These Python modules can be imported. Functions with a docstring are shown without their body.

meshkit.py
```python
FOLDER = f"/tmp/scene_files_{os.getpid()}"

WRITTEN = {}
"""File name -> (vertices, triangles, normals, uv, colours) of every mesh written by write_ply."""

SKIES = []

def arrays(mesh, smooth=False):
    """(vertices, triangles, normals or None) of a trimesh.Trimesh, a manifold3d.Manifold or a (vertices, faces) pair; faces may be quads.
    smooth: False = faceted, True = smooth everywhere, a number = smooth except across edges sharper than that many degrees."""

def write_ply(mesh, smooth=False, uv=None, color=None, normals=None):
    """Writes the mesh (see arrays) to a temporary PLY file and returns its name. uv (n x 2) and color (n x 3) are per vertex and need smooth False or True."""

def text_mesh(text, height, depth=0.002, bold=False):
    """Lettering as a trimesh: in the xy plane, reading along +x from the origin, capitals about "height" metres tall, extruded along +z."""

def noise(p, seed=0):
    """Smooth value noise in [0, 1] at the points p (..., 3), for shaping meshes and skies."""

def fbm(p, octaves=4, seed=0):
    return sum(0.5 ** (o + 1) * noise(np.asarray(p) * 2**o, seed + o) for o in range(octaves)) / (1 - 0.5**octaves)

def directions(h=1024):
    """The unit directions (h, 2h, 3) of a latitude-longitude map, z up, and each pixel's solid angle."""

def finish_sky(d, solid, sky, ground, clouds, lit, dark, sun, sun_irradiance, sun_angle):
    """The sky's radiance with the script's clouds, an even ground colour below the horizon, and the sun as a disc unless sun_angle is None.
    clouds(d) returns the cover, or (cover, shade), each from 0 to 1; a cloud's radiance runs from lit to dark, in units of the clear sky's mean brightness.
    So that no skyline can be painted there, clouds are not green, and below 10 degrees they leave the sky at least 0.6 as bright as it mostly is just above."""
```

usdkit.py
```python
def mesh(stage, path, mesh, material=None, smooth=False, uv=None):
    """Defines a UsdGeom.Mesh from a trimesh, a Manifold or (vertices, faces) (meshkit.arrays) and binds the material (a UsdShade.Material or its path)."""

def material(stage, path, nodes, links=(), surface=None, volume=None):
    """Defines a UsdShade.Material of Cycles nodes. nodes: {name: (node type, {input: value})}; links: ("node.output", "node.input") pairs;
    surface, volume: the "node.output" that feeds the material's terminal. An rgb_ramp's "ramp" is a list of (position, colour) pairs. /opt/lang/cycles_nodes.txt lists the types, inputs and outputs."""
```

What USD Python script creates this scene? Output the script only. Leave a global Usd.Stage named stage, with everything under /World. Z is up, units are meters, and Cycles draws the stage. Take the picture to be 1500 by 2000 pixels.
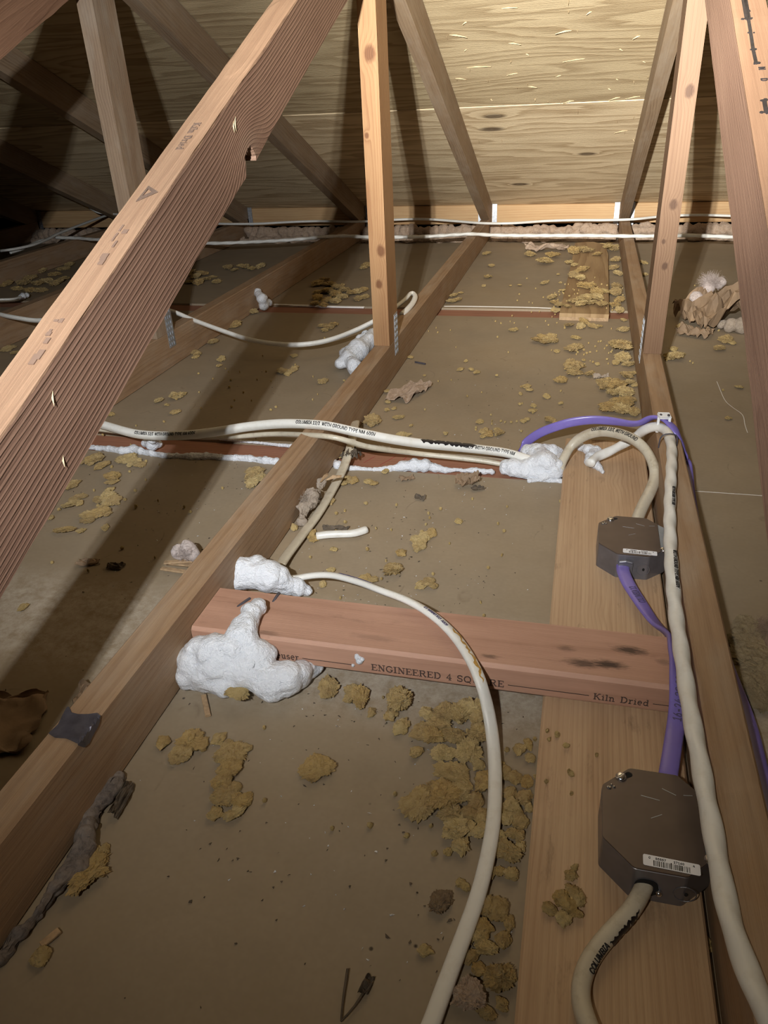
import math, random, numpy as np, trimesh, usdkit, meshkit, manifold3d
from scipy.sparse import coo_matrix
from shapely.geometry import Polygon, LineString, Point, box as sbox
from shapely.ops import unary_union
from pxr import Usd, UsdGeom, UsdLux, UsdShade, Gf, Sdf, Vt

stage = Usd.Stage.CreateInMemory()
UsdGeom.SetStageUpAxis(stage, UsdGeom.Tokens.z)
UsdGeom.SetStageMetersPerUnit(stage, 1.0)
UsdGeom.Xform.Define(stage, '/World')
UsdGeom.Scope.Define(stage, '/World/Looks')

# ------------------------------------------------------------------ camera
EYE = (0.1418, 0.0, 0.6143)
RIGHT, FWD, UP = (0.9702, 0.2383, -0.0439), (-0.2292, 0.8438, -0.4852), (-0.0786, 0.4808, 0.8733)
cam = UsdGeom.Camera.Define(stage, '/World/camera')
cam.AddTransformOp().Set(Gf.Matrix4d(*RIGHT, 0, *UP, 0, -FWD[0], -FWD[1], -FWD[2], 0, *EYE, 1))
cam.CreateHorizontalApertureAttr(36.0)
cam.CreateVerticalApertureAttr(48.0)
cam.CreateFocalLengthAttr(35.407)
cam.CreateClippingRangeAttr(Gf.Vec2f(0.02, 100))
cam.CreateExposureAttr(0.0)

# ------------------------------------------------------------------ light: the headlamp of the person who looks in, a little left of and above the camera
def spot(name, pos, aim, power, color, half_angle, softness, radius):
    l = UsdLux.SphereLight.Define(stage, '/World/' + name)
    l.CreateRadiusAttr(radius); l.CreateIntensityAttr(power); l.CreateNormalizeAttr(True)
    l.CreateColorAttr(Gf.Vec3f(*color))
    sh = UsdLux.ShapingAPI.Apply(l.GetPrim())
    sh.CreateShapingConeAngleAttr(half_angle); sh.CreateShapingConeSoftnessAttr(softness)
    z = -(np.array(aim, float) - np.array(pos)); z /= np.linalg.norm(z)
    x = np.cross([0, 0, 1], z); x /= np.linalg.norm(x); y = np.cross(z, x)
    l.AddTransformOp().Set(Gf.Matrix4d(*x, 0, *y, 0, *z, 0, *pos, 1))
CENTRE, WIDE, RIM = (1.0, 0.975, 0.93), (0.96, 1.0, 1.06), (1.0, 0.92, 0.80)
AIM, AIM_WIDE = (0.2, 2.6, 0.72), (-0.5, 2.6, 0.50)
for name, x in (('headlamp_led', 0.006), ('headlamp_led_second', -0.016)):        # two diodes side by side in one reflector: hot centre, core, wide beam, spill
    pos = (x, -0.205, 0.832)
    spot(name + '_centre', pos, AIM, 76.0, CENTRE, 15, 1.0, 0.006)
    spot(name + '_core', pos, AIM, 66.0, CENTRE, 24, 1.0, 0.006)
    spot(name + '_wide', pos, AIM_WIDE, 16.0, WIDE, 44, 1.0, 0.006)
    spot(name + '_spill', pos, AIM_WIDE, 4.0, WIDE, 54, 1.0, 0.006)
spot('headlamp_rim', (-0.005, -0.205, 0.838), (-0.1, 2.6, 0.7), 5.0, RIM, 75, 1.0, 0.008)

# the roof space is closed and has no daylight: the world is black but for a trace
dome = UsdLux.DomeLight.Define(stage, '/World/roof_space_gloom')
dome.CreateIntensityAttr(0.0); dome.CreateColorAttr(Gf.Vec3f(1, 0.9, 0.8))

# ------------------------------------------------------------------ measured positions in metres (x across, y along the chords, z up)
CABLES = {'A':[[-0.8309,1.2388,0.064],[-0.7545,1.2183,0.06],[-0.6686,1.1957,0.056],[-0.5882,1.1901,0.06],[-0.5177,1.2007,0.066],[-0.4464,1.2092,0.078],[-0.3816,1.2039,0.09],[-0.3267,1.1919,0.098],[-0.2749,1.1821,0.101],[-0.2184,1.181,0.092],[-0.168,1.2002,0.075],[-0.1177,1.2257,0.058],[-0.0655,1.2488,0.045],[-0.0112,1.263,0.036],[0.0351,1.2672,0.03],[0.0731,1.2548,0.026],[0.0936,1.2512,0.02]],'A2':[[-0.8206,1.2488,0.038],[-0.6659,1.2424,0.034],[-0.5229,1.2476,0.036],[-0.4029,1.2234,0.06],[-0.31,1.1684,0.087],[-0.2507,1.148,0.0945],[-0.2015,1.182,0.065],[-0.1398,1.2373,0.033],[-0.0664,1.2539,0.021],[-0.0103,1.2594,0.015],[0.032,1.2588,0.01],[0.0636,1.2462,0.009],[0.0825,1.2364,0.009]],'B':[[-0.2361,0.8249,0.018],[-0.217,0.8223,0.022],[-0.1898,0.8229,0.03],[-0.1573,0.8166,0.038],[-0.1127,0.7904,0.05],[-0.0732,0.7599,0.062],[-0.0313,0.7357,0.068],[0.0053,0.7099,0.068],[0.0348,0.6786,0.067],[0.0574,0.6435,0.066],[0.071,0.6171,0.062],[0.0808,0.6036,0.04],[0.0894,0.5806,0.02],[0.0968,0.5409,0.012],[0.1013,0.4932,0.01],[0.1012,0.4535,0.01],[0.0979,0.4117,0.01],[0.0922,0.3784,0.009],[0.0861,0.347,0.009],[0.0806,0.318,0.009],[0.0763,0.2949,0.009],[0.0685,0.2625,0.009]],'C':[[-0.2529,0.8545,0.016],[-0.2556,0.8928,0.012],[-0.2545,0.9589,0.009],[-0.2518,1.0281,0.008],[-0.2533,1.1192,0.009],[-0.2557,1.1851,0.012],[-0.2578,1.2349,0.022],[-0.2612,1.2739,0.032],[-0.2642,1.2972,0.04],[-0.2816,1.3715,0.03]],'D':[[0.1303,1.2355,0.018],[0.1358,1.2534,0.03],[0.1473,1.2772,0.046],[0.1661,1.2772,0.066],[0.1926,1.2663,0.082],[0.2213,1.2446,0.09],[0.2472,1.2221,0.09],[0.2676,1.2016,0.08],[0.2792,1.1696,0.068],[0.2809,1.1475,0.056],[0.2729,1.1151,0.049],[0.2623,1.0838,0.042],[0.2538,1.0522,0.038],[0.2503,1.0332,0.036]],'E':[[0.1814,1.2368,0.034],[0.1925,1.2596,0.036],[0.2138,1.2735,0.042],[0.2393,1.2903,0.052],[0.2592,1.2925,0.068],[0.2705,1.2741,0.088],[0.2839,1.2657,0.097],[0.2971,1.2551,0.0975],[0.3029,1.2233,0.0975],[0.3025,1.1679,0.0975],[0.2951,1.0868,0.1],[0.2887,1.0208,0.099],[0.2836,0.961,0.098],[0.2791,0.8934,0.097],[0.2758,0.8331,0.096],[0.2737,0.7775,0.096],[0.2724,0.7273,0.096],[0.2724,0.6733,0.096],[0.2723,0.6326,0.096],[0.2726,0.5894,0.095],[0.2738,0.5504,0.094],[0.2751,0.5208,0.093],[0.2762,0.4771,0.092],[0.2776,0.4477,0.091],[0.2783,0.4161,0.09],[0.2794,0.3865,0.09],[0.2818,0.3598,0.09],[0.2866,0.3358,0.09],[0.2923,0.3139,0.09],[0.2994,0.2893,0.088]],'P1':[[0.0547,1.3165,0.012],[0.0601,1.3278,0.02],[0.0748,1.3222,0.038],[0.095,1.3142,0.056],[0.1219,1.3062,0.072],[0.1483,1.3048,0.082],[0.1834,1.3045,0.088],[0.2181,1.297,0.09],[0.2476,1.2844,0.092],[0.2639,1.2814,0.097],[0.2748,1.2765,0.109],[0.2881,1.2708,0.112],[0.303,1.2622,0.107],[0.315,1.2454,0.098],[0.3251,1.243,0.082],[0.3333,1.2406,0.062],[0.3403,1.2377,0.04],[0.339,1.15,0.026],[0.338,1.0,0.014],[0.339,0.8,0.012],[0.3481,0.6642,0.018],[0.3485,0.6048,0.02],[0.3486,0.5613,0.022],[0.3533,0.5065,0.024]],'P2':[[0.2285,0.918,0.038],[0.2266,0.8997,0.038],[0.2326,0.8716,0.036],[0.2437,0.8414,0.034],[0.2546,0.8102,0.034],[0.2631,0.7861,0.036],[0.2703,0.7665,0.042],[0.2728,0.7406,0.052],[0.271,0.7066,0.062],[0.2716,0.6783,0.064],[0.2719,0.6481,0.062],[0.2724,0.6322,0.052],[0.2702,0.6127,0.042],[0.2654,0.5857,0.04],[0.2608,0.5602,0.038],[0.2581,0.5457,0.036]],'F':[[0.2328,0.4308,0.036],[0.2293,0.4224,0.035],[0.2234,0.4097,0.033],[0.2134,0.3963,0.03],[0.2017,0.3814,0.028],[0.1921,0.3667,0.027],[0.1854,0.3521,0.027],[0.1823,0.338,0.027],[0.1832,0.3248,0.028],[0.1878,0.3124,0.03],[0.1953,0.293,0.032]],'G':[[-0.2319,0.9621,0.0075],[-0.215,0.9681,0.0085],[-0.1951,0.9722,0.009],[-0.1755,0.9771,0.009],[-0.1651,0.9852,0.009],[-0.1577,0.9921,0.0095]],'M':[[-1.619,1.9359,0.1],[-1.4948,1.869,0.098],[-1.4149,1.8525,0.092],[-1.3632,1.8605,0.085],[-1.2759,1.8705,0.09],[-1.1605,1.8771,0.105],[-1.0441,1.8767,0.12],[-0.9748,1.918,0.105],[-0.8951,1.9076,0.082],[-0.7907,1.875,0.062],[-0.7051,1.8462,0.05],[-0.6287,1.836,0.044],[-0.5576,1.8381,0.044],[-0.4959,1.8674,0.048],[-0.4388,1.9171,0.06],[-0.3829,1.9521,0.082],[-0.3517,2.0014,0.096],[-0.3348,2.0875,0.103],[-0.3314,2.1476,0.106],[-0.3223,2.1542,0.106],[-0.3126,2.1288,0.102],[-0.3096,2.0787,0.097],[-0.3122,2.0229,0.094],[-0.3194,1.984,0.09]],'W1':[[-2.0117,3.7143,0.105],[-1.7202,3.5623,0.105],[-1.5378,3.4893,0.105],[-1.3572,3.4925,0.103],[-1.218,3.5301,0.103],[-1.0761,3.5589,0.102],[-0.9151,3.5203,0.104],[-0.8222,3.5364,0.103],[-0.7036,3.5948,0.1],[-0.5757,3.6154,0.098],[-0.4236,3.5525,0.097],[-0.2886,3.4802,0.098],[-0.1665,3.4732,0.098],[-0.0403,3.5355,0.096],[0.0889,3.5559,0.096],[0.2165,3.534,0.098],[0.3415,3.5402,0.1],[0.4484,3.6041,0.1],[0.5953,3.6367,0.1],[0.7512,3.5961,0.1],[0.9193,3.5558,0.1]],'W2':[[-2.2163,3.18,0.097],[-2.0979,3.1635,0.097],[-1.9656,3.1209,0.097],[-1.6587,3.0697,0.096],[-1.3776,3.0343,0.095],[-1.2303,3.0671,0.093],[-1.0625,3.1058,0.094],[-0.9427,3.1518,0.096],[-0.8372,3.1737,0.098],[-0.7192,3.1458,0.098],[-0.5903,3.1483,0.097],[-0.4897,3.1756,0.094],[-0.3879,3.1966,0.096],[-0.3057,3.206,0.098],[-0.2212,3.1913,0.096],[-0.0996,3.194,0.093],[0.0397,3.1958,0.092],[0.1568,3.18,0.094],[0.2702,3.1468,0.097],[0.4189,3.1545,0.095],[0.5302,3.1746,0.093],[0.676,3.1312,0.094],[0.8327,3.0951,0.094]],'W3':[[-2.2295,2.8121,0.105],[-2.1892,2.8578,0.105],[-2.1706,2.9525,0.105],[-2.1924,3.0927,0.107],[-2.2092,3.1839,0.112],[-2.2249,3.3637,0.118],[-2.2289,3.5491,0.126],[-2.222,3.6434,0.132]],'W4':[[-2.2125,2.8488,0.09],[-2.2098,2.9305,0.092],[-2.2537,3.08,0.094],[-2.2453,3.1362,0.0955]],'W5':[[-2.2724,3.5597,0.185],[-2.2324,3.528,0.172],[-2.1884,3.5079,0.16],[-2.158,3.5291,0.152],[-2.1149,3.5229,0.15],[-1.9666,3.4612,0.15]],'W6':[[-1.8285,2.1987,0.055],[-1.7923,2.2288,0.05],[-1.7651,2.2584,0.045],[-1.7733,2.3085,0.04]]}
FOAM = {'front':[[-0.2729,0.5973,0.017,0.015],[-0.2661,0.6132,0.032,0.021],[-0.265,0.615,0.05,0.014],[-0.2487,0.5998,0.019,0.018],[-0.2422,0.6161,0.045,0.02],[-0.2326,0.6126,0.034,0.024],[-0.2189,0.6238,0.05,0.017],[-0.2241,0.6017,0.016,0.015],[-0.2015,0.6121,0.024,0.02],[-0.1836,0.6139,0.02,0.019],[-0.1657,0.6082,0.018,0.02],[-0.1521,0.6147,0.02,0.02],[-0.1413,0.628,0.018,0.016],[-0.1342,0.6431,0.014,0.011],[-0.1296,0.6518,0.012,0.007],[-0.1926,0.629,0.046,0.017],[-0.2023,0.633,0.058,0.015],[-0.1828,0.632,0.042,0.01],[-0.2124,0.636,0.064,0.015],[-0.2202,0.6486,0.066,0.01],[-0.2115,0.6536,0.068,0.013],[-0.2131,0.6703,0.069,0.014],[-0.2103,0.6813,0.069,0.013],[-0.2067,0.684,0.069,0.012],[-0.2017,0.6403,0.066,0.009]],'back':[[-0.2779,0.7931,0.036,0.022],[-0.2463,0.7936,0.036,0.024],[-0.2904,0.7845,0.03,0.018],[-0.2334,0.798,0.032,0.018],[-0.2645,0.8031,0.042,0.018],[-0.2814,0.7918,0.05,0.012],[-0.2061,0.805,0.016,0.015],[-0.1943,0.8083,0.01,0.01],[-0.217,0.8002,0.018,0.014]],'mid':[[-0.3874,1.8703,0.046,0.024],[-0.3981,1.8174,0.04,0.026],[-0.412,1.7774,0.028,0.024],[-0.4334,1.7647,0.018,0.015],[-0.4219,1.9046,0.046,0.012],[-0.3819,1.9047,0.058,0.017],[-0.3865,1.7334,0.022,0.02],[-0.4338,1.82,0.03,0.016]],'small':[[-0.8852,2.3379,0.058,0.013],[-0.8587,2.3078,0.044,0.018],[-0.8597,2.3164,0.022,0.018],[-0.8535,2.3425,0.024,0.014]],'big':[[0.0337,1.2417,0.01,0.014],[0.0507,1.2359,0.012,0.017],[0.0734,1.2351,0.012,0.019],[0.0899,1.2729,0.028,0.016],[0.1047,1.2402,0.026,0.022],[0.1229,1.2407,0.018,0.016],[0.1306,1.2696,0.018,0.01],[0.0782,1.2845,0.026,0.012],[0.1111,1.2849,0.028,0.013],[0.1029,1.227,0.008,0.015],[0.1249,1.2324,0.008,0.012],[0.069,1.2832,0.026,0.01],[0.1274,1.2917,0.026,0.007]],'lump':[[0.164,1.3063,0.03,0.008],[0.1776,1.2948,0.032,0.01],[0.1912,1.2878,0.03,0.011],[0.1834,1.2648,0.029,0.011],[0.1802,1.2515,0.027,0.0095],[0.1908,1.2447,0.025,0.008],[0.198,1.2354,0.023,0.0055],[0.2032,1.224,0.021,0.0035]],'lump2':[[0.1879,1.3717,0.034,0.007],[0.1989,1.3735,0.036,0.008],[0.2084,1.3746,0.034,0.006]],'bead_left':[[-0.8108,1.2232,0.004,0.007],[-0.7897,1.2237,0.004,0.007],[-0.763,1.2225,0.004,0.007],[-0.7296,1.2173,0.004,0.008],[-0.7088,1.2257,0.005,0.01],[-0.6876,1.2188,0.005,0.01],[-0.6615,1.2125,0.004,0.008],[-0.6338,1.2093,0.004,0.007],[-0.6047,1.2109,0.003,0.007],[-0.5727,1.2133,0.003,0.008],[-0.5449,1.2176,0.004,0.009],[-0.5143,1.2172,0.003,0.007],[-0.4829,1.2195,0.003,0.008],[-0.4508,1.2195,0.003,0.009],[-0.4202,1.2171,0.003,0.009],[-0.3967,1.216,0.003,0.008]],'bead_mid':[[-0.2894,1.2344,0.003,0.008],[-0.2744,1.2185,0.003,0.009],[-0.2598,1.2095,0.002,0.007],[-0.2331,1.2134,0.001,0.005],[-0.2036,1.2136,0.001,0.005],[-0.1739,1.2204,0.002,0.008],[-0.1532,1.2281,0.004,0.011],[-0.132,1.2337,0.006,0.013],[-0.111,1.2347,0.006,0.013],[-0.0938,1.2348,0.003,0.009],[-0.0726,1.2335,0.001,0.006],[-0.0445,1.2356,0.001,0.005],[-0.0166,1.2377,0.001,0.005],[0.0114,1.2377,0.001,0.006]],'bead_front':[[0.0795,1.209,0.002,0.005],[0.0949,1.2175,0.002,0.0045],[0.1145,1.2165,0.002,0.004],[0.1338,1.2175,0.002,0.004]],'bead_back':[[-0.2625,1.3192,0.001,0.0035],[-0.2408,1.3174,0.001,0.004],[-0.2194,1.3155,0.001,0.0035],[-0.1982,1.3137,0.001,0.003]],'bead_backl':[[-0.5551,1.3059,0.002,0.003],[-0.5079,1.3022,0.002,0.003],[-0.4615,1.2985,0.002,0.0035],[-0.4212,1.2941,0.002,0.004],[-0.3947,1.2907,0.003,0.005]],'drip':[[-0.6922,1.2473,0.01,0.009],[-0.6717,1.2381,0.012,0.013],[-0.6642,1.2488,0.01,0.009],[-0.6589,1.2219,0.03,0.009]],'speck':[[-1.8352,2.3969,0.02,0.012],[-1.8317,2.4128,0.02,0.009],[-1.8411,2.3894,0.018,0.008]],'crumb':[[-0.0735,0.6534,0.04,0.0045],[-0.0759,0.6521,0.046,0.003],[-0.0697,0.6535,0.042,0.003],[-0.0815,0.6513,0.032,0.002]]}
CAULK = [[-0.2825,2.4378,-0.004],[-0.2295,2.4413,-0.004],[-0.1303,2.4412,-0.004],[-0.033,2.4412,-0.004],[0.066,2.435,-0.004]]
CAULK2 = [[-0.8698,2.4272,-0.004],[-0.7477,2.4211,-0.004],[-0.6374,2.4146,-0.004],[-0.5452,2.4139,-0.004]]
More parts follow.
